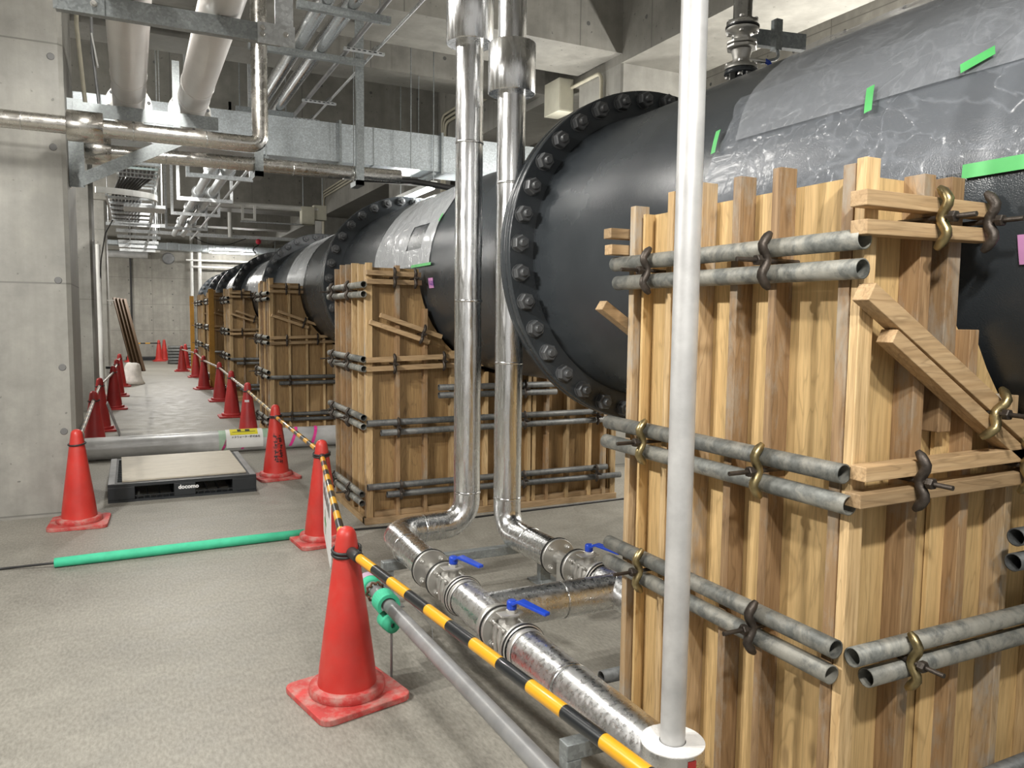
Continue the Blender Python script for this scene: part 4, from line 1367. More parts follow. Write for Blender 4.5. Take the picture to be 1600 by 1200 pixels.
def flange_y(parent, x, y, z, r, th=0.016, nb=4, face=-1, gasket=True, neck=0.0):
    """round flange whose face looks along face*Y"""
    d = V(0, face, 0)
    f = MB().lathe([(r - 0.004, 0), (r, 0.003), (r, th - 0.002), (r - 0.002, th)], (x, y, z), d, 32).build('flange', 'stainless', parent)
    if gasket:
        MB().lathe([(r + 0.003, -0.008), (r + 0.003, -0.001)], (x, y, z), d, 32).build('gasket', 'black_rubber', parent)
    MB().lathe([(r - 0.004, 0.0), (r + 0.0005, 0.003)], (x, y - face * 0.014, z), d, 32, True, False, False).build('back_ring', 'stainless', parent)
    for k in range(nb):
        a = PI / 4 + k * 2 * PI / nb
        c = V(x + r * 0.74 * math.cos(a), y + face * th, z + r * 0.74 * math.sin(a))
        b = MB().lathe([(0.0155, 0), (0.0155, 0.002)], c, d, 14)
        b.hexa(c + d * 0.002, d, 0.0135, 0.010)
        b.lathe([(0.0072, 0.011), (0.0072, 0.022), (0.005, 0.024)], c, d, 10)
        b.build('bolt', 'stainless', parent)
    return f


def ball_valve(x, y0, y1, z, label, lever_dir=(0.62, -0.78), lift=0.0):
    """flanged ball valve between y1 (far) and y0 (near) on a run along Y"""
    t = thing('ball_valve', label, 'valve', (x, (y0 + y1) / 2, z - 0.09), 'ball valves with blue levers')
    r = 0.088
    flange_y(t, x, y1, z, r, 0.018, 4, -1)
    flange_y(t, x, y0, z, r, 0.018, 4, 1)
    ym = (y0 + y1) / 2
    hl = (y1 - y0) / 2
    MB().lathe([(0.050, 0.0), (0.044, hl * 0.35), (0.056, hl * 0.62), (0.060, hl), (0.056, hl * 1.38), (0.044, hl * 1.65), (0.050, hl * 2)], (x, y1, z), (0, -1, 0), 28).build('valve_body', 'stainless_cast', t)
    for s in (-1, 1):
        for u in (-1, 1):
            m = MB().tube(fillet([(x + u * 0.052, ym + s * 0.020, z + 0.052), (x + u * 0.060, ym + s * 0.022, z), (x + u * 0.052, ym + s * 0.020, z - 0.052)], 0.03, 4), 0.011, 10)
            m.build('body_lug', 'stainless_cast', t)
    MB().tube([(x - 0.05, ym - 0.05, z + 0.045), (x - 0.05, ym + 0.05, z + 0.045)], 0.008, 10).build('body_bolt', 'stainless', t)
    MB().tube([(x + 0.05, ym - 0.05, z + 0.045), (x + 0.05, ym + 0.05, z + 0.045)], 0.008, 10).build('body_bolt', 'stainless', t)
    MB().lathe([(0.026, 0.045), (0.024, 0.085), (0.034, 0.086), (0.034, 0.094)], (x, ym, z), (0, 0, 1), 20).build('bonnet', 'stainless_cast', t)
    MB().box(x - 0.058, x + 0.044, ym - 0.026, ym + 0.026, z + 0.092, z + 0.099).build('stop_plate', 'stainless', t, 0.003)
    m = MB().hexa((x, ym, z + 0.099), (0, 0, 1), 0.023, 0.012)
    m.lathe([(0.015, 0.11), (0.015, 0.135)], (x, ym, z), (0, 0, 1), 16)
    m.build('gland_nut', 'stainless', t)
    d = V(lever_dir[0], lever_dir[1], 0).normalized()
    c = V(x, ym, z)
    up = V(0, 0, 1)
    hub = MB().lathe([(0.017, 0.112), (0.020, 0.116), (0.020, 0.143), (0.015, 0.147)], c, (0, 0, 1), 16)
    path = fillet([c - d * 0.008 + up * 0.138, c + d * 0.022 + up * 0.139, c + d * 0.045 + up * 0.154, c + d * 0.185 + up * 0.142], 0.015, 4)
    side = up.cross(d)
    vs, fs = [], []
    n = len(path)
    for i, p in enumerate(path):
        wv = 0.019 if 0 < i < n - 1 else 0.014
        for sgn, dz in ((-1, -0.006), (1, -0.006), (1, 0.006), (-1, 0.006)):
            vs.append(p + side * sgn * wv + up * dz)
        if i:
            for k in range(4):
                k2 = (k + 1) % 4
                fs.append(((i - 1) * 4 + k, (i - 1) * 4 + k2, i * 4 + k2, i * 4 + k))
    fs += [(3, 2, 1, 0), tuple(range((n - 1) * 4, n * 4))]
    hub.add(vs, fs)
    lv = hub.build('lever', 'blue_vinyl', t, 0.003)
    lv['label'] = 'blue vinyl lever'
    return t


# left riser: comes down, turns left, turns toward the camera, ends in a flange
t = thing('insulated_pipe', 'foil wrapped riser pipe, left of the two, turning toward the blue levered valves', 'pipe', (1.77, 4.20, 0), 'foil wrapped risers')
foil_run(t, 'cladding', [(1.772, 4.205, 5.15), (1.772, 4.205, PZ), (XA + 0.02, 4.195, PZ), (XA, 3.50, PZ)], IR, 0.155, 'foil_riser')
MB().lathe([(0.132, 0), (0.135, 0.004), (0.135, 0.50), (0.132, 0.504)], (1.772, 4.20, 3.10), (0, 0, 1), 36).build('sleeve', 'foil_riser', t)
flange_y(t, XA, 3.498, PZ, 0.094, 0.016)
MB().lathe([(0.034, 0), (0.030, 0.02), (0.030, 0.10), (0.045, 0.15)], (XA, 3.482, PZ), (0, -1, 0), 20).build('spool_neck', 'stainless', t)
for c, ax in (((1.772, 4.20, 1.65), (0, 0, 1)), ((1.772, 4.20, 0.52), (0, 0, 1)), ((1.772, 4.20, 2.55), (0, 0, 1)), ((1.50, 4.195, PZ), (1, 0, 0)), ((XA, 3.86, PZ), (0, 1, 0)), ((XA, 3.52, PZ), (0, 1, 0))):
    seam(t, c, ax, IR)

t = thing('insulated_pipe', 'foil wrapped riser pipe, right of the two, with a short sleeve near the top', 'pipe', (1.925, 3.967, 0), 'foil wrapped risers')
foil_run(t, 'cladding', [(1.925, 3.967, 5.15), (1.925, 3.967, PZ), (XB, 3.42, PZ)], IR, 0.13, 'foil_riser')
MB().lathe([(0.128, 0), (0.131, 0.004), (0.131, 0.266), (0.128, 0.270)], (1.925, 3.967, 2.787), (0, 0, 1), 36).build('sleeve', 'foil_riser', t)
flange_y(t, XB, 3.418, PZ, 0.094, 0.016)
MB().lathe([(0.036, 0), (0.032, 0.02), (0.032, 0.08), (0.05, 0.12)], (XB, 3.404, PZ), (0, -1, 0), 20).build('spool_neck', 'stainless', t)
m = MB()
m.tube(fillet([(XB, 3.33, PZ), (XB, 3.33, PZ - 0.12), (XB, 3.29, PZ - 0.15)], 0.04, 5), 0.048, 20)
m.build('drain_pocket', 'stainless', t)
for c, ax in (((1.925, 3.967, 1.30), (0, 0, 1)), ((1.925, 3.967, 0.52), (0, 0, 1)), ((1.925, 3.967, 2.30), (0, 0, 1)), ((1.939, 3.70, PZ), (0, 1, 0)), ((XB, 3.45, PZ), (0, 1, 0))):
    seam(t, c, ax, IR)

ball_valve(XA, 3.085, 3.315, PZ, 'farther ball valve on the left foil pipe, blue lever above it', (0.33, -0.94))
ball_valve(XA, 2.498, 2.695, PZ, 'nearer ball valve on the left foil pipe, blue lever above it', (0.33, -0.94))
ball_valve(XB, 3.00, 3.225, PZ, 'ball valve on the right foil pipe, half hidden by the nearest formwork box', (0.33, -0.94))

# tee between the valves with a branch to the right
t = thing('insulated_tee', 'foil wrapped tee pipe between the two left valves, branching right to the formwork', 'pipe', (XA, 2.95, 0))
foil_run(t, 'cladding', [(XA, 3.07, PZ), (XA, 2.71, PZ)], 0.079)
foil_run(t, 'branch_cladding', [(XA, 2.875, PZ), (XB + 0.02, 2.86, PZ)], 0.079)
seam(t, (1.66, 2.866, PZ), (1, 0, 0), 0.079, 0.006)
seam(t, (1.93, 2.861, PZ), (1, 0, 0), 0.079, 0.012)
seam(t, (XA, 2.735, PZ), (0, 1, 0), 0.08, 0.03, 'stainless')
seam(t, (XA, 3.05, PZ), (0, 1, 0), 0.08, 0.03, 'stainless')
# run toward the camera ending in an open collar with a bare pipe standing in it
t = thing('insulated_pipe', 'foil wrapped pipe running to the camera from the nearer left valve', 'pipe', (XA, 2.1, 0), 'foil wrapped low runs')
foil_run(t, 'cladding', [(XA, 2.485, PZ), (XA + 0.012, 1.655, PZ)], IR)
seam(t, (XA, 2.46, PZ), (0, 1, 0), IR, 0.03, 'stainless')
seam(t, (XA, 2.15, PZ), (0, 1, 0), IR, 0.02)
MB().lathe([(0.084, -0.19), (0.086, -0.185), (0.086, 0.0)], (1.285, 1.606, 0.415), (0, 0, 1), 36, True, True, False).build('collar_cladding', 'foil', t)
MB().lathe([(0.0865, 0.0), (0.0865, 0.003), (0.036, 0.003), (0.036, -0.05)], (1.285, 1.606, 0.415), (0, 0, 1), 36, False, False, False).build('collar_foam', 'white_foam', t)['label'] = 'white cut foam ring'
MB().add([(1.285 + 0.0872 * math.cos(a), 1.606 + 0.0872 * math.sin(a), z) for z in (0.30, 0.405) for a in (-1.75, -1.6, -1.45)], [(0, 1, 4, 3), (1, 2, 5, 4)], True).build('red_mark', 'cone_dark_red', t)
m = MB().lathe([(0.0335, -0.06), (0.0335, 0.5), (0.0335, 1.5), (0.0335, 2.7), (0.0335, 3.9)], (1.285, 1.606, 0.43), (0, 0, 1), 28)
tag(m.build('bare_pipe', 'pale_steel'), 'pale bare steel pipe standing upright in the white foam collar', 'pipe')
m = foil_run(None, 'insulated_pipe', [(XB, 2.985, PZ), (XB, 2.6, PZ), (XB, 2.45, PZ)], 0.079)
tag(m, 'foil wrapped pipe end behind the nearest formwork box, after the right valve', 'pipe', 'foil wrapped low runs')


def sq_tube(parent, name, p, q, s=0.05):
    return MB().bar(p, q, s, s).build(name, 'galv', parent, 0.003)


t = thing('pipe_support', 'galvanised square tube stand under the two foil pipes, floor plates at its legs', 'stand', (1.7, 3.94, 0), 'galvanised pipe stands')
sq_tube(t, 'rail', (1.17, 3.94, 0.220), (2.26, 3.94, 0.220))
for x in (1.20, 2.165):
    MB().box(x - 0.033, x + 0.033, 3.93, 3.936, 0.006, 0.194).build('leg', 'galv', t)
    MB().box(x - 0.033, x - 0.028, 3.936, 3.975, 0.006, 0.194).build('leg_flange', 'galv', t)
    MB().box(x + 0.028, x + 0.033, 3.936, 3.975, 0.006, 0.194).build('leg_flange', 'galv', t)
    MB().box(x - 0.075, x + 0.075, 3.875, 4.02, 0, 0.007).build('foot_plate', 'galv', t)
    MB().hexa((x - 0.05, 3.90, 0.007), (0, 0, 1), 0.011, 0.012).build('anchor_bolt', 'galv', t)
t = thing('pipe_support', 'galvanised square tube stand at the bottom edge under the foil pipe', 'stand', (1.3, 1.99, 0), 'galvanised pipe stands')
sq_tube(t, 'rail', (1.165, 1.985, 0.219), (1.50, 1.985, 0.219), 0.052)
sq_tube(t, 'leg', (1.192, 1.985, 0.007), (1.192, 1.985, 0.192), 0.052)
sq_tube(t, 'leg', (1.47, 1.985, 0.007), (1.47, 1.985, 0.192), 0.052)
MB().box(1.13, 1.26, 1.92, 2.05, 0, 0.007).build('foot_plate', 'galv', t)
MB().box(1.41, 1.53, 1.92, 2.05, 0, 0.007).build('foot_plate', 'galv', t)

# grey conduit carried on a thin rod, with foam scraps
t = thing('conduit_pipe', 'long grey pipe propped above the floor beside the foremost cone, green foam on it', 'pipe', (0.966, 2.2, 0))
CX, CZ = 0.966, 0.302
MB().lathe([(0.030, 0), (0.030, 0.9), (0.030, 1.8), (0.030, 2.75)], (CX, 3.50, CZ), (0.02, -1, 0), 24).build('barrel', 'grey_pipe', t)
MB().lathe([(0.026, -0.012), (0.046, -0.01), (0.048, 0.0), (0.047, 0.07), (0.036, 0.075)], (CX, 3.49, CZ), (0, -1, 0), 24).build('foam_sleeve', 'foam_green', t)
MB().lathe([(0.0485, 0), (0.0495, 0.002), (0.0495, 0.05), (0.0485, 0.052)], (CX, 3.50, CZ), (0, -1, 0), 24, True, False, False).build('lilac_tape', 'tape_lilac', t)
m = MB()
for k in range(9):
    a = k * 0.7
    m.tube([(CX + 0.038 * math.cos(a), 3.36 - 0.004 * k, CZ + 0.038 * math.sin(a)), (CX + 0.043 * math.cos(a + 0.5), 3.37 - 0.004 * k, CZ + 0.043 * math.sin(a + 0.5)), (CX + 0.036 * math.cos(a + 1.0), 3.36 - 0.004 * k, CZ + 0.036 * math.sin(a + 1.0))], 0.006, 6)
m.build('rusty_clip', 'rust', t)
# split foam ring, open at the side
vs, fs = [], []
m = MB()
path_o = []
n = 22
for s, y in ((0, 3.245), (1, 3.155)):
    for k in range(n + 1):
        a = math.radians(-40 + 255 * k / n)
        for r in (0.034, 0.052):
            vs.append((CX + 0.002 + r * math.cos(a), y, CZ + 0.002 + r * math.sin(a)))
w2 = 2 * (n + 1)
for k in range(n):
    i = 2 * k
    fs += [(i, i + 1, i + 3, i + 2), (w2 + i, w2 + i + 2, w2 + i + 3, w2 + i + 1), (i + 1, w2 + i + 1, w2 + i + 3, i + 3), (i, i + 2, w2 + i + 2, w2 + i)]
fs += [(0, w2, w2 + 1, 1), (w2 - 2, w2 - 1, 2 * w2 - 1, 2 * w2 - 2)]
m.add(vs, fs, False)
m.build('foam_ring', 'foam_green', t, 0.003)
MB().lathe([(0.010, 0), (0.034, 0.001), (0.036, 0.05), (0.034, 0.099), (0.010, 0.10)], (CX - 0.004, 3.21, 0.232), (0.1, -1, 0), 22, True, False, False).lathe([(0.010, 0), (0.010, 0.1)], (CX - 0.004, 3.21, 0.232), (0.1, -1, 0), 14, True, False, False).build('foam_roll', 'foam_green', t)
MB().tube([(CX + 0.004, 3.125, 0.0), (CX + 0.004, 3.125, CZ - 0.02)], 0.0055, 8).build('prop_rod', 'grey_pipe', t)
m = MB().tube(fillet([(CX + 0.03, 3.33, CZ + 0.03), (CX + 0.12, 3.25, CZ - 0.02), (CX + 0.18, 3.10, CZ - 0.10), (CX + 0.17, 3.05, CZ - 0.20), (CX + 0.15, 3.03, CZ - 0.24)], 0.06, 5), 0.0014, 6)
m.build('binding_wire', 'grey_pipe', t)

# ================================================================== pipes, ducts and trays under the ceiling
# nearest pipe bracket: channel between two hangers
t = thing('pipe_bracket', 'galvanised channel bracket nearest the camera under the two grey ceiling pipes', 'bracket', (0.3, 4.65, 3.1), 'galvanised pipe brackets')
yb_ = 4.65
m = MB().box(-0.30, 0.80, yb_ - 0.02, yb_ - 0.014, 3.075, 3.175)
m.box(-0.30, 0.80, yb_ - 0.014, yb_ + 0.03, 3.169, 3.175)
m.box(-0.30, 0.80, yb_ - 0.014, yb_ + 0.03, 3.075, 3.081)
m.build('channel', 'galv', t)
MB().box(-0.31, -0.08, yb_ - 0.028, yb_ - 0.021, 3.072, 3.17).build('end_plate', 'galv', t)
MB().box(0.672, 0.875, yb_ - 0.028, yb_ - 0.021, 3.065, 3.178).build('end_plate', 'galv_pale', t)
MB().box(0.768, 0.868, yb_ - 0.0205, yb_ - 0.012, 3.08, 4.35).build('hanger', 'galv_pale', t)
MB().box(-0.30, -0.20, yb_ - 0.0205, yb_ - 0.012, 3.18, 4.35).build('hanger', 'galv', t)
for x, z in ((-0.13, 3.125), (0.698, 3.145), (0.698, 3.112), (0.825, 3.128)):
    MB().lathe([(0.016, 0), (0.016, 0.003)], (x, yb_ - 0.028, z), (0, -1, 0), 16).hexa((x, yb_ - 0.031, z), (0, -1, 0), 0.012, 0.011).build('bolt', 'stainless', t)
# second bracket on the near column
t = thing('pipe_bracket', 'galvanised triangular bracket with a diagonal brace fixed to the near column', 'bracket', (0.1, 7.0, 2.55), 'galvanised pipe brackets')
yb_ = 7.0
m = MB()
m.box(-0.402, -0.295, yb_ - 0.012, yb_ - 0.004, 2.53, 3.20)
m.box(-0.402, -0.392, yb_ - 0.004, yb_ + 0.06, 2.53, 3.20)
m.build('upright', 'galv', t)
MB().box(-0.36, 0.69, yb_ - 0.022, yb_ - 0.0125, 3.075, 3.178).build('arm', 'galv', t)
MB().box(-0.36, 0.69, yb_ - 0.012, yb_ + 0.04, 3.172, 3.178).build('arm_flange', 'galv', t)
MB().bar((-0.33, yb_ - 0.03, 2.58), (0.46, yb_ - 0.03, 3.0), 0.008, 0.095).build('diagonal_brace', 'galv', t)
MB().box(0.345, 0.40, yb_ - 0.034, yb_ - 0.0225, 3.06, 3.585).build('stub_post', 'galv', t)
for k, (x, r, lab) in enumerate(((0.03, 0.121, 'left big grey pipe under the ceiling, resting on the brackets'), (0.50, 0.118, 'right big grey pipe under the ceiling, resting on the brackets'))):
    t = thing('ceiling_pipe', lab, 'pipe', (x, 4.5, 3.18), 'big grey ceiling pipes')
    MB().lathe([(r, 0), (r, 3), (r, 6), (r, 8.45)], (x, -1.0, 3.178 + r), (0, 1, 0), 40).build('barrel', 'pvc_grey', t)
    for y in (6.45, 6.86, 4.35):
        MB().lathe([(r + 0.001, 0), (r + 0.004, 0.003), (r + 0.004, 0.022), (r + 0.001, 0.025)], (x, y, 3.178 + r), (0, 1, 0), 40, True, False, False).build('joint_band', 'pvc_grey', t)
    MB().lathe([(r + 0.055, 0), (r + 0.055, 0.02)], (x, 7.40, 3.178 + r), (0, 1, 0), 40).build('flange', 'stainless', t)
    for q in range(8):
        a = q * PI / 4 + 0.2
        MB().hexa((x + (r + 0.033) * math.cos(a), 7.40, 3.178 + r + (r + 0.033) * math.sin(a)), (0, -1, 0), 0.014, 0.012).build('bolt', 'bolt_grey', t)

# foil pipes running along X
t = thing('insulated_pipe', 'shiny foil pipe crossing in front of the near column and turning up', 'pipe', (0, 6.45, 2.82), 'foil pipes under the duct')
MB().tube(MB().dense(fillet([(-3, 6.45, 2.882), (0.945, 6.45, 2.882), (0.945, 6.45, 5.15)], 0.075, 6), 0.1), 0.062, 28, True).build('cladding', 'foil_brown', t)
MB().lathe([(0.105, 0), (0.108, 0.003), (0.108, 0.227), (0.105, 0.23)], (-0.375, 6.45, 2.882), (1, 0, 0), 36).build('sleeve', 'foil_brown', t)
for x in (-0.65, 0.05, 0.55):
    seam(t, (x, 6.45, 2.882), (1, 0, 0), 0.062, 0.008)
t = thing('insulated_pipe', 'foil pipe behind the triangular bracket, ending at the strut hanger', 'pipe', (0.9, 7.3, 2.82), 'foil pipes under the duct')
MB().tube(MB().dense([(-0.40, 7.3, 2.871), (2.36, 7.3, 2.900)], 0.1), 0.060, 28, True).build('cladding', 'foil_brown', t)
MB().lathe([(0.110, 0), (0.112, 0.003), (0.112, 0.187), (0.11, 0.19)], (-0.30, 7.3, 2.877), (1, 0, 0), 36).build('sleeve', 'foil_brown', t)
for x in (0.3, 1.35, 1.9):
    seam(t, (x, 7.3, 2.880), (1, 0, 0), 0.060, 0.008)
m = MB().tube(fillet([(2.0, 7.65, 2.905), (2.6, 7.65, 2.93), (3.3, 7.62, 2.87), (4.3, 7.6, 2.83)], 0.3), 0.030, 14)
tag(m.build('black_hose', 'black_cable'), 'thick black hose under the duct above the main', 'hose')
t = thing('cable_tray', 'slim white cable tray with coloured tags under the duct', 'tray', (2.4, 7.8, 2.93))
MB().box(1.95, 2.75, 7.75, 7.90, 2.925, 2.965).build('tray', 'white_enamel', t)
for x in (2.05, 2.65):
    MB().tube([(x, 7.84, 2.96), (x, 7.84, 4.9), (x, 7.84, 5.19)], 0.005, 6).build('hanger_rod', 'galv', t)
for k in range(8):
    x = 2.06 + 0.065 * k
    MB().box(x, x + 0.04, 7.745, 7.7495, 2.938, 2.955).build('tag', ['teal_plastic', 'grey_pipe', 'yellow_print', 'yellow_print'][k % 4 if k < 4 else 2 + k % 2], t)

# strut hangers
for k, (x, y, z0, z1, wd, lab) in enumerate(((1.937, 7.2, 2.765, 5.19, 0.07, 'tall galvanised strut hanger with a foot holding the foil pipe end'), (1.04, 7.2, 2.765, 5.19, 0.07, 'galvanised strut hanger behind the rising foil pipe'))):
    t = thing('strut_hanger', lab, 'hanger', (x, y, z0), 'strut hangers')
    m = MB().box(x - wd / 2, x + wd / 2, y - 0.03, y - 0.026, z0, z1)
    m.box(x - wd / 2, x - wd / 2 + 0.004, y - 0.026, y + 0.015, z0, z1)
    m.box(x + wd / 2 - 0.004, x + wd / 2, y - 0.026, y + 0.015, z0, z1)
    m.build('channel', 'galv', t)
    MB().box(x - wd / 2, x + wd / 2, y - 0.03, y + 0.2, z0, z0 + 0.045).build('foot', 'galv', t)

# rectangular duct
t = thing('air_duct', 'galvanised rectangular air duct crossing under the beams', 'duct', (2, 8.22, 3.12))
m = MB()
xs = [-1.75, -0.2, 0.42, 1.16, 1.95, 2.30, 3.05, 3.8, 4.45]
for k in range(len(xs) - 1):
    m.box(xs[k] + 0.002, xs[k + 1] - 0.002, 8.0, 8.44, 3.12, 3.50)
    m.build('duct_section', 'galv_duct', t)
    m = MB()
for k, x in enumerate(xs[1:-1]):
    big = k % 2 == 1
    e = 0.028 if big else 0.004
    f = MB()
    for x0_, x1_ in ((x - (0.012 if big else 0.004), x + (0.012 if big else 0.004)),):
        f.box(x0_, x1_, 8.0 - e, 8.44 + e, 3.12 - e, 3.12 - 0.0005)
        f.box(x0_, x1_, 8.0 - e, 8.44 + e, 3.5005, 3.50 + e)
        f.box(x0_, x1_, 8.0 - e, 8.0 - 0.0005, 3.12, 3.50)
        f.box(x0_, x1_, 8.4405, 8.44 + e, 3.12, 3.50)
    f.build('joint_flange' if big else 'seam_strip', 'galv', t)
for x in (1.22, 2.95):
    for y in (7.98, 8.46):
        m = MB().tube([(x, y, 3.08), (x, y, 5.19)], 0.005, 6)
        m.build('hanger_rod', 'galv', t)
    MB().box(x - 0.02, x + 0.02, 7.95, 8.49, 3.075, 3.095).build('hanger_bar', 'galv', t)

# foil pipes and conduits running down the hall
for k, (x, r, mt, lab) in enumerate(((1.372, 0.068, 'foil_smooth', 'left foil pipe of two running down the hall under the beams'), (1.562, 0.068, 'foil_smooth', 'right foil pipe of two running down the hall under the beams'),
                                     (1.765, 0.021, 'grey_pipe', 'dark steel conduit running beside the two foil pipes'), (1.985, 0.0125, 'galv_pale', 'thin bright conduit, outermost beside the dark one'))):
    m = MB()
    m.tube(m.dense([(x, 2.4, 3.86 + r), (x, 9.9, 3.86 + r)], 0.12), r, 24, True)
    tag(m.build('insulated_pipe' if k < 2 else 'conduit_pipe', mt), lab, 'pipe')
for k, (y, x0_, x1_, lab) in enumerate(((6.0, 1.15, 1.86, 'nearest galvanised trapeze bar under the foil pipes'), (7.08, 0.95, 1.95, 'second galvanised trapeze bar under the foil pipes, at the strut hanger'), (9.25, 1.1, 1.72, 'third galvanised trapeze bar under the foil pipes, above the duct'))):
    t = thing('trapeze_bar', lab, 'bracket', ((x0_ + x1_) / 2, y, 3.81), 'trapeze bars under the foil pipes')
    MB().box(x0_, x1_, y - 0.025, y + 0.025, 3.805, 3.858).build('bar', 'galv', t)
    for x in (x0_ + 0.04, x1_ - 0.08):
        MB().tube([(x, y, 3.8), (x, y, 5.19)], 0.006, 6).build('hanger_rod', 'galv', t)
for k, (y, lab) in enumerate(((6.82, 'slotted strut under the two thin conduits, nearest'), (8.62, 'slotted strut under the two thin conduits, middle'), (9.45, 'slotted strut under the two thin conduits, farthest'))):
    t = thing('slotted_strut', lab, 'bracket', (1.88, y, 3.84), 'slotted struts')
    MB().box(1.70, 2.06, y - 0.02, y + 0.02, 3.838, 3.859).build('strut', 'galv_pale', t)
    for q in range(7):
        MB().box(1.725 + q * 0.047, 1.75 + q * 0.047, y - 0.0215, y - 0.0205, 3.844, 3.853).build('slot', 'black_plastic', t)
    for x in (1.765, 1.985):
        MB().tube([(x - 0.03, y, 3.86), (x - 0.028, y, 3.885), (x, y, 3.91), (x + 0.028, y, 3.885), (x + 0.03, y, 3.86)], 0.005, 6).build('pipe_clip', 'galv', t)

# far pair of wrapped pipes on trapezes
for k, (x, lab) in enumerate(((0.905, 'left clear wrapped pipe of the far pair on hanging frames'), (1.09, 'right clear wrapped pipe of the far pair on hanging frames'))):
    t = thing('wrapped_pipe', lab, 'pipe', (x, 14, 3.2), 'far wrapped pipes')
    m = MB()
    m.tube(m.dense([(x, 9.3, 3.28), (x, 19.0, 3.34)], 0.2), 0.058, 20, True, 0.002)
    m.build('cladding', 'galv_pale', t)
    for y in (10.0, 12.05, 13.85, 16.2):
        MB().lathe([(0.064, 0), (0.088, 0.05), (0.088, 0.12), (0.064, 0.17)], (x, y - 0.05, 3.285 + (y - 9.3) * 0.006), (0, 1, 0), 20).build('wrap_sleeve', 'galv_pale', t)
m = MB().tube([(1.27, 9.3, 3.24), (1.27, 19.0, 3.26)], 0.018, 12)
tag(m.build('conduit_pipe', 'galv_pale'), 'thin conduit right of the far wrapped pipes', 'pipe')
for k, y in enumerate((10.0, 12.05, 13.85, 16.2)):
    t = thing('pipe_rack', 'pale U shaped frame carrying the far wrapped pipes, %s' % ['nearest', 'second', 'third', 'farthest'][k], 'frame', (1.0, y, 3.18), 'hanging frames of the far pipes')
    MB().box(0.62, 1.37, y - 0.02, y + 0.02, 3.165, 3.215).build('bottom_bar', 'galv_pale', t)
    for x in (0.62, 1.33):
        MB().box(x, x + 0.04, y - 0.02, y + 0.02, 3.216, 5.19 if k in (0, 2) else 4.6).build('upright', 'galv_pale', t)
    if k not in (0, 2):
        for x in (0.64, 1.35):
            MB().tube([(x, y, 4.59), (x, y, 5.19)], 0.008, 6).build('hanger_rod', 'galv', t)

# cable ladders along the left side
t = thing('cable_ladder', 'white cable ladder along the left of the aisle, bending to the column', 'cable tray', (0.0, 14, 2.9), 'white cable ladders')
for x in (-0.22, 0.30):
    MB().box(x - 0.012, x + 0.012, 10.15, 13.2, 2.90, 2.98).build('side_rail', 'galv_pale', t)
MB().prism([(0.312 - 0.62 + 0.62 * math.cos(a), 10.1 - 0.42 * math.sin(a), 2.865) for a in [k / 10 * PI / 2 for k in range(11)]] + [(0.300 - 0.62 + 0.60 * math.cos(a), 10.1 - 0.40 * math.sin(a), 2.865) for a in [PI / 2 - k / 10 * PI / 2 for k in range(11)]], (0, 0, 0.065)).build('curved_rail', 'white_enamel', t)
for k in range(6):
    y = 10.4 + 0.5 * k
    MB().box(-0.208, 0.288, y - 0.02, y + 0.02, 2.905, 2.935).build('rung', 'galv_pale', t)
MB().box(-0.05, 0.42, 10.7, 11.2, 2.86, 2.899).build('support_bar', 'galv_pale', t)
MB().box(-0.30, 0.42, 12.98, 13.02, 2.855, 2.897).build('support_bar', 'galv_pale', t)
for x, y in ((0.39, 10.95), (-0.02, 10.95), (-0.27, 13.0), (0.39, 13.0)):
    MB().tube([(x, y, 2.86), (x, y, 5.19)], 0.007, 6).build('hanger_rod', 'galv_pale', t)
t = thing('cable_ladder', 'farther white cable ladder on crossbars, left of the aisle under the beams', 'cable tray', (0.2, 17, 3.0), 'white cable ladders')
for x in (0.02, 0.36):
    MB().box(x - 0.012, x + 0.012, 14.3, 20.4, 3.06, 3.12).build('side_rail', 'galv_pale', t)
for k in range(6):
    y = 14.4 + 1.15 * k
    MB().box(-0.20, 0.55, y - 0.03, y + 0.03, 3.0, 3.058).build('support_bar', 'galv_pale', t)
    MB().tube([(0.5, y, 3.05), (0.5, y, 5.19)], 0.007, 6).build('hanger_rod', 'galv_pale', t)
t = thing('cable_ladder', 'upper white cable ladder end with a teal strip, left of the aisle', 'cable tray', (0.1, 9.0, 3.1), 'white cable ladders')
MB().box(-0.10, 0.31, 8.72, 8.74, 3.035, 3.075).build('end_rail', 'galv_pale', t)
MB().box(0.20, 0.45, 8.75, 8.76, 3.09, 3.155).build('end_plate', 'galv_pale', t)
MB().box(-0.02, 0.31, 8.76, 8.77, 3.085, 3.150).build('teal_strip', 'teal_plastic', t)
MB().box(0.29, 0.31, 8.74, 10.6, 3.02, 3.10).build('side_rail', 'galv_pale', t)
MB().box(-0.10, -0.08, 8.74, 10.6, 3.02, 3.10).build('side_rail', 'galv_pale', t)
for k in range(6):
    MB().box(-0.08, 0.29, 8.95 + 0.27 * k, 8.98 + 0.27 * k, 3.03, 3.05).build('rung', 'galv_pale', t)
for x in (-0.09, 0.30):
    MB().tube([(x, 9.2, 3.0), (x, 9.2, 5.19)], 0.007, 6).build('hanger_rod', 'galv_pale', t)
for k in range(9):
    x = -0.06 + 0.038 * k
    pts = fillet([(x, 9.0, 3.055), (x, 9.55, 3.05), (x - 0.06 - 0.012 * k, 9.95, 2.96), (x - 0.10, 10.5, 2.95), (x - 0.1, 13, 2.95)], 0.2, 5)
    tag(MB().tube(pts, 0.015, 8).build('black_cable', 'black_cable'), 'black power cable dropping between the two cable ladders', 'cable', 'black cables between the ladders')
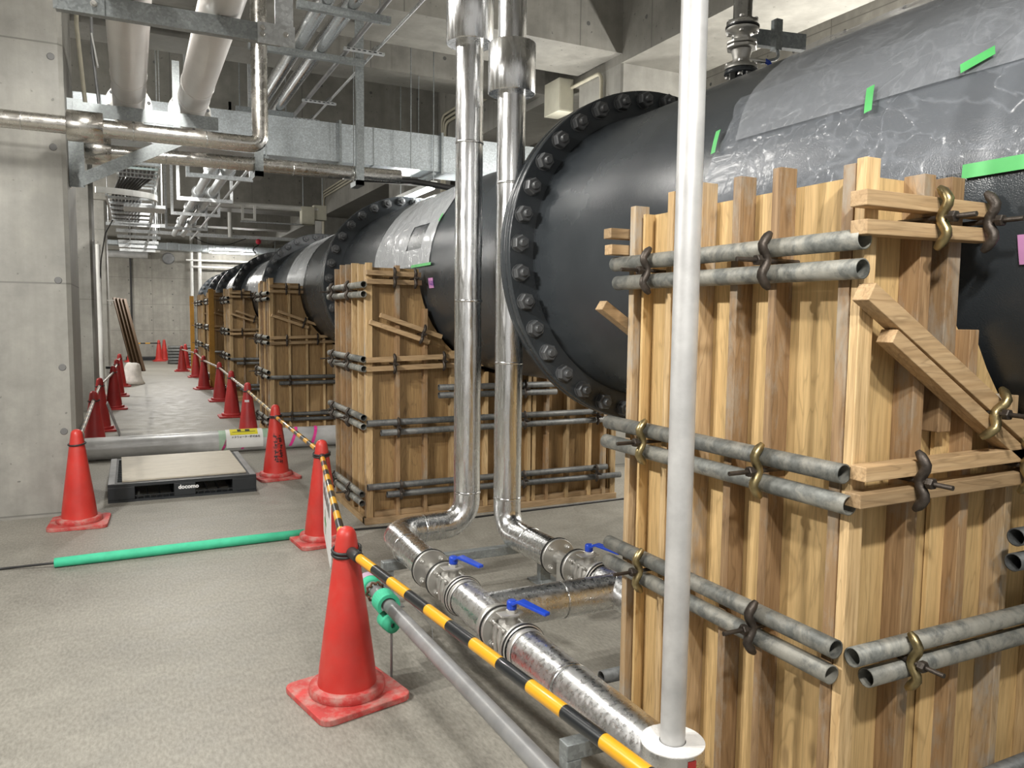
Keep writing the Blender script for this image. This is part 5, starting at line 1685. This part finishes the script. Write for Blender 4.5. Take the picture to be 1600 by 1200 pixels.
# drooping cable and grey box by the second column
tag(MB().tube(fillet([(-0.2, 12.3, 2.85), (-0.30, 12.6, 2.7), (-0.40, 13.6, 2.35), (-0.42, 13.75, 1.9)], 0.3), 0.010, 6).build('drooping_cable', 'black_cable'), 'thin black cable drooping from the ladder to the second left column', 'cable')
m = MB().tube([(-0.435, 13.70, 0.0), (-0.435, 13.70, 2.62)], 0.036, 16)
tag(m.build('standing_pipe', 'white_enamel'), 'white upright pipe in front of the second left column', 'pipe')
t = thing('wall_tap', 'small tap on the far left column', 'tap', (-0.40, 20.7, 1.8))
MB().tube([(-0.42, 20.8, 1.82), (-0.42, 20.66, 1.82), (-0.42, 20.64, 1.76)], 0.025, 8).build('spout', 'stainless', t)
MB().tube([(-0.50, 20.68, 1.87), (-0.34, 20.68, 1.87)], 0.012, 8).build('handle', 'stainless', t)

# junction boxes and conduits on the girder
t = thing('junction_box', 'cream steel junction box on the girder above the main', 'box', (4.43, 7.9, 3.87))
MB().box(4.335, 4.518, 7.72, 8.07, 3.865, 4.225).build('housing', 'cream_enamel', t, 0.004)
MB().box(4.342, 4.51, 7.712, 7.719, 3.875, 4.215).build('cover', 'cream_enamel', t, 0.003)
m = MB().tube(fillet([(4.49, 7.71, 4.13), (4.49, 7.10, 4.13), (4.49, 7.10, 2.6)], 0.09, 6), 0.020, 12)
tag(m.build('conduit_pipe', 'cream_conduit'), 'cream conduit bending down the right column from the junction box', 'pipe', 'cream conduits')
for b, (ya, yb) in enumerate(((8.95, 11.75), (15.45, 20.3))):
    for k in range(3):
        e = 0.07 * k
        m = MB().tube(fillet([(4.49, ya, 4.72 - e), (4.49, yb - e, 4.72 - e), (4.49, yb - e + 0.02, 3.4)], 0.12, 6), 0.02, 10)
        tag(m.build('conduit_pipe', 'cream_conduit'), '%s cream conduit of three along the girder, %s' % (['upper', 'middle', 'lower'][k], ['behind the foil risers', 'in the far bay']), 'pipe', 'cream conduits') if False else \
            tag(m.build('conduit_pipe', 'cream_conduit'), '%s cream conduit of three along the girder, %s' % (['upper', 'middle', 'lower'][k], ['behind the foil risers', 'in the far bay'][b]), 'pipe', 'cream conduits')
t = thing('junction_box', 'cream junction box far back beside the main with a lamp under it', 'box', (3.4, 16.5, 3.4))
MB().box(3.20, 3.46, 16.4, 16.62, 3.44, 3.80).build('housing', 'cream_enamel', t, 0.005)
MB().box(3.46, 3.72, 16.45, 16.65, 3.55, 3.85).build('side_housing', 'cream_enamel', t, 0.005)
for x in (3.26, 3.66):
    MB().tube([(x, 16.55, 3.79), (x, 16.55, 5.19)], 0.012, 8).build('hanger_rod', 'galv', t)
m = MB().lathe([(0.055, 0), (0.055, 2.1)], (1.45, 16.5, 3.745), (1, 0, 0.008), 18)
tag(m.build('white_pipe', 'white_enamel'), 'white pipe crossing the hall beyond the far wrapped pipes', 'pipe')
t = thing('pipe_rack', 'white rectangular frame hanging under the white crossing pipe', 'frame', (2.2, 16.4, 3.4))
for x in (2.02, 2.25):
    MB().box(x, x + 0.045, 16.38, 16.42, 3.44, 3.74).build('upright', 'white_enamel', t)
MB().box(2.066, 2.249, 16.38, 16.42, 3.44, 3.48).build('bottom_bar', 'white_enamel', t)
m = MB().tube([(2.0, 16.38, 3.415), (3.2, 16.38, 3.42)], 0.018, 10)
tag(m.build('conduit_pipe', 'galv_pale'), 'thin bright conduit under the white rectangular frame', 'pipe')
m = MB().lathe([(0.06, 0), (0.06, 0.55)], (2.42, 22.0, 3.60), (0, 0, 1), 16)
m2 = MB().box(0.5, 5.2, 21.96, 22.1, 3.60, 3.68)
tag(m2.build('cable_tray', 'galv_pale'), 'long pale cable tray crossing the hall before the end wall', 'tray')
tag(MB().lathe([(0.055, 0), (0.055, 1.58)], (2.40, 21.85, 3.605), (0, 0, 1), 16).build('white_pipe', 'white_enamel'), 'short white pipe dropping to the long cable tray', 'pipe')
tag(MB().tube(fillet([(1.35, 22.0, 3.66), (1.8, 21.94, 3.42), (2.3, 21.94, 3.38), (2.95, 22.0, 3.66)], 0.6), 0.012, 6).build('drooping_cable', 'black_cable'), 'black cable sagging under the long cable tray', 'cable')
t = thing('lifting_hook', 'small red and black hoist hook hanging over the far flange', 'hook', (3.12, 22, 3.2))
MB().lathe([(0.02, 0), (0.07, 0.03), (0.07, 0.11), (0.02, 0.14)], (3.12, 21.9, 3.46), (0, 0, 1), 16).build('hook_head', 'red_plastic', t)
MB().tube(fillet([(3.12, 22.0, 3.66), (3.12, 21.9, 3.44), (3.0, 21.9, 3.36), (2.98, 21.9, 3.28), (3.06, 21.9, 3.22)], 0.05), 0.016, 8).build('hook', 'black_rubber', t)

# end wall services
t = thing('air_duct', 'foil wrapped air duct running along the end wall', 'duct', (2, 28.5, 3.7), 'air ducts')
for k in range(18):
    x = -1.4 + k * 0.36
    zt, zb = 3.93, 3.70 if k > 4 else 3.70 + 0.035 * (5 - k)
    MB().box(x, x + 0.355, 28.4, 28.9, zb + rnd.uniform(-0.01, 0.01), zt + rnd.uniform(-0.01, 0.01)).build('duct_section', 'galv_duct', t, 0.01)
for x in (0.2, 2.4, 4.6):
    MB().tube([(x, 28.38, 3.68), (x, 28.38, 5.19)], 0.01, 6).build('hanger_rod', 'galv', t)
m = MB().box(0.46, 0.92, 28.38, 28.6, 3.60, 3.66)
tag(m.build('vent_plate', 'white_enamel'), 'white plate hanging under the left part of the end wall duct', 'plate')


def lamp(x, y, z, along, label, L=1.25):
    t = thing('batten_lamp', label, 'lamp', (x, y, z), 'fluorescent batten lamps')
    a = V(*along)
    s = V(a.y, a.x, 0)
    p, q = V(x, y, z) - a * L / 2, V(x, y, z) + a * L / 2
    MB().bar(p + V(0, 0, 0.045), q + V(0, 0, 0.045), 0.075, 0.05).build('housing', 'white_enamel', t, 0.004)
    MB().tube([p + a * 0.03, q - a * 0.03], 0.017, 12).build('tube', 'lamp_tube', t)['label'] = 'lit white fluorescent tube'
    for u in (p + a * 0.02, q - a * 0.02):
        MB().bar(u + V(0, 0, -0.01), u + V(0, 0, 0.02), 0.03, 0.03).build('tube_holder', 'white_enamel', t)
    for u in ((V(x, 8.06, z), V(x, 9.2, z)) if y < 10 else (p + a * 0.2, q - a * 0.2)):
        MB().tube([u + V(0, 0, 0.07), V(u.x, u.y, 3.12 if u.y < 8.4 else 5.19)], 0.006, 6).build('hanger_rod', 'galv', t)
    return t


lamp(2.98, 8.66, 2.955, (0, 1, 0), 'lit fluorescent lamp seen end on above the main, under the air duct')
lamp(3.15, 28.2, 3.66, (1, 0, 0), 'bright fluorescent lamp under the duct at the end wall', 1.5)
for k, (pts, r, lab) in enumerate((([(1.93, 29.3, 4.9), (1.93, 29.3, 0.0)], 0.05, 'left white pipe standing at the end wall'), ([(2.19, 29.3, 5.0), (2.19, 29.3, 0.0)], 0.06, 'right white pipe standing at the end wall'),
                                   ([(1.75, 29.22, 3.44), (6.0, 29.22, 3.47)], 0.03, 'upper thin pipe along the end wall'), ([(1.93, 29.24, 3.22), (6.0, 29.24, 3.24)], 0.035, 'lower thin pipe along the end wall'))):
    tag(MB().tube(pts, r, 14).build('wall_pipe', 'white_enamel'), lab, 'pipe', 'white pipes at the end wall')
m = MB().lathe([(0.20, 0), (0.20, 0.03), (0.16, 0.05)], (1.20, 29.5, 3.48), (0, -1, 0), 28)
tag(m.build('round_cover', 'grey_pipe'), 'round grey cover on the end wall', 'cover')
m = MB().tube([(-8.95, 29.0, 3.53), (0.55, 29.0, 3.53)], 0.12, 20)
tag(m.build('stub_pipe', 'wrapped_grey'), 'short grey pipe sticking out of the left by the end wall', 'pipe')
m = MB().tube([(0.02, 29.4, 0.0), (0.02, 29.4, 4.9)], 0.03, 10)
tag(m.build('wall_rod', 'black_cable'), 'thin dark vertical rod against the end wall behind the planks', 'rod')

for k, (x, y0, lab) in enumerate(((-0.47, 8.2, 'left cream conduit climbing beside the near column under the ceiling'), (-0.36, 8.2, 'right cream conduit climbing beside the near column under the ceiling'))):
    m = MB().tube(fillet([(x, 8.3, 5.19), (x, 7.95, 4.05), (x + 0.05, 7.94, 3.35)], 0.1), 0.018, 10)
    tag(m.build('conduit_pipe', 'cream_conduit'), lab, 'pipe', 'cream conduits by the near column')
t = thing('hanging_tag', 'cable with a folded white tag hanging beside the left grey ceiling pipe', 'cable', (-0.22, 7.6, 3.2))
MB().tube(fillet([(-0.235, 7.6, 5.19), (-0.235, 7.6, 3.75), (-0.20, 7.6, 3.35), (-0.18, 7.6, 2.95)], 0.2), 0.012, 8).build('cable', 'grey_pipe', t)
MB().bar((-0.235, 7.57, 3.88), (-0.195, 7.57, 3.62), 0.06, 0.012).build('tag', 'white_paper', t)
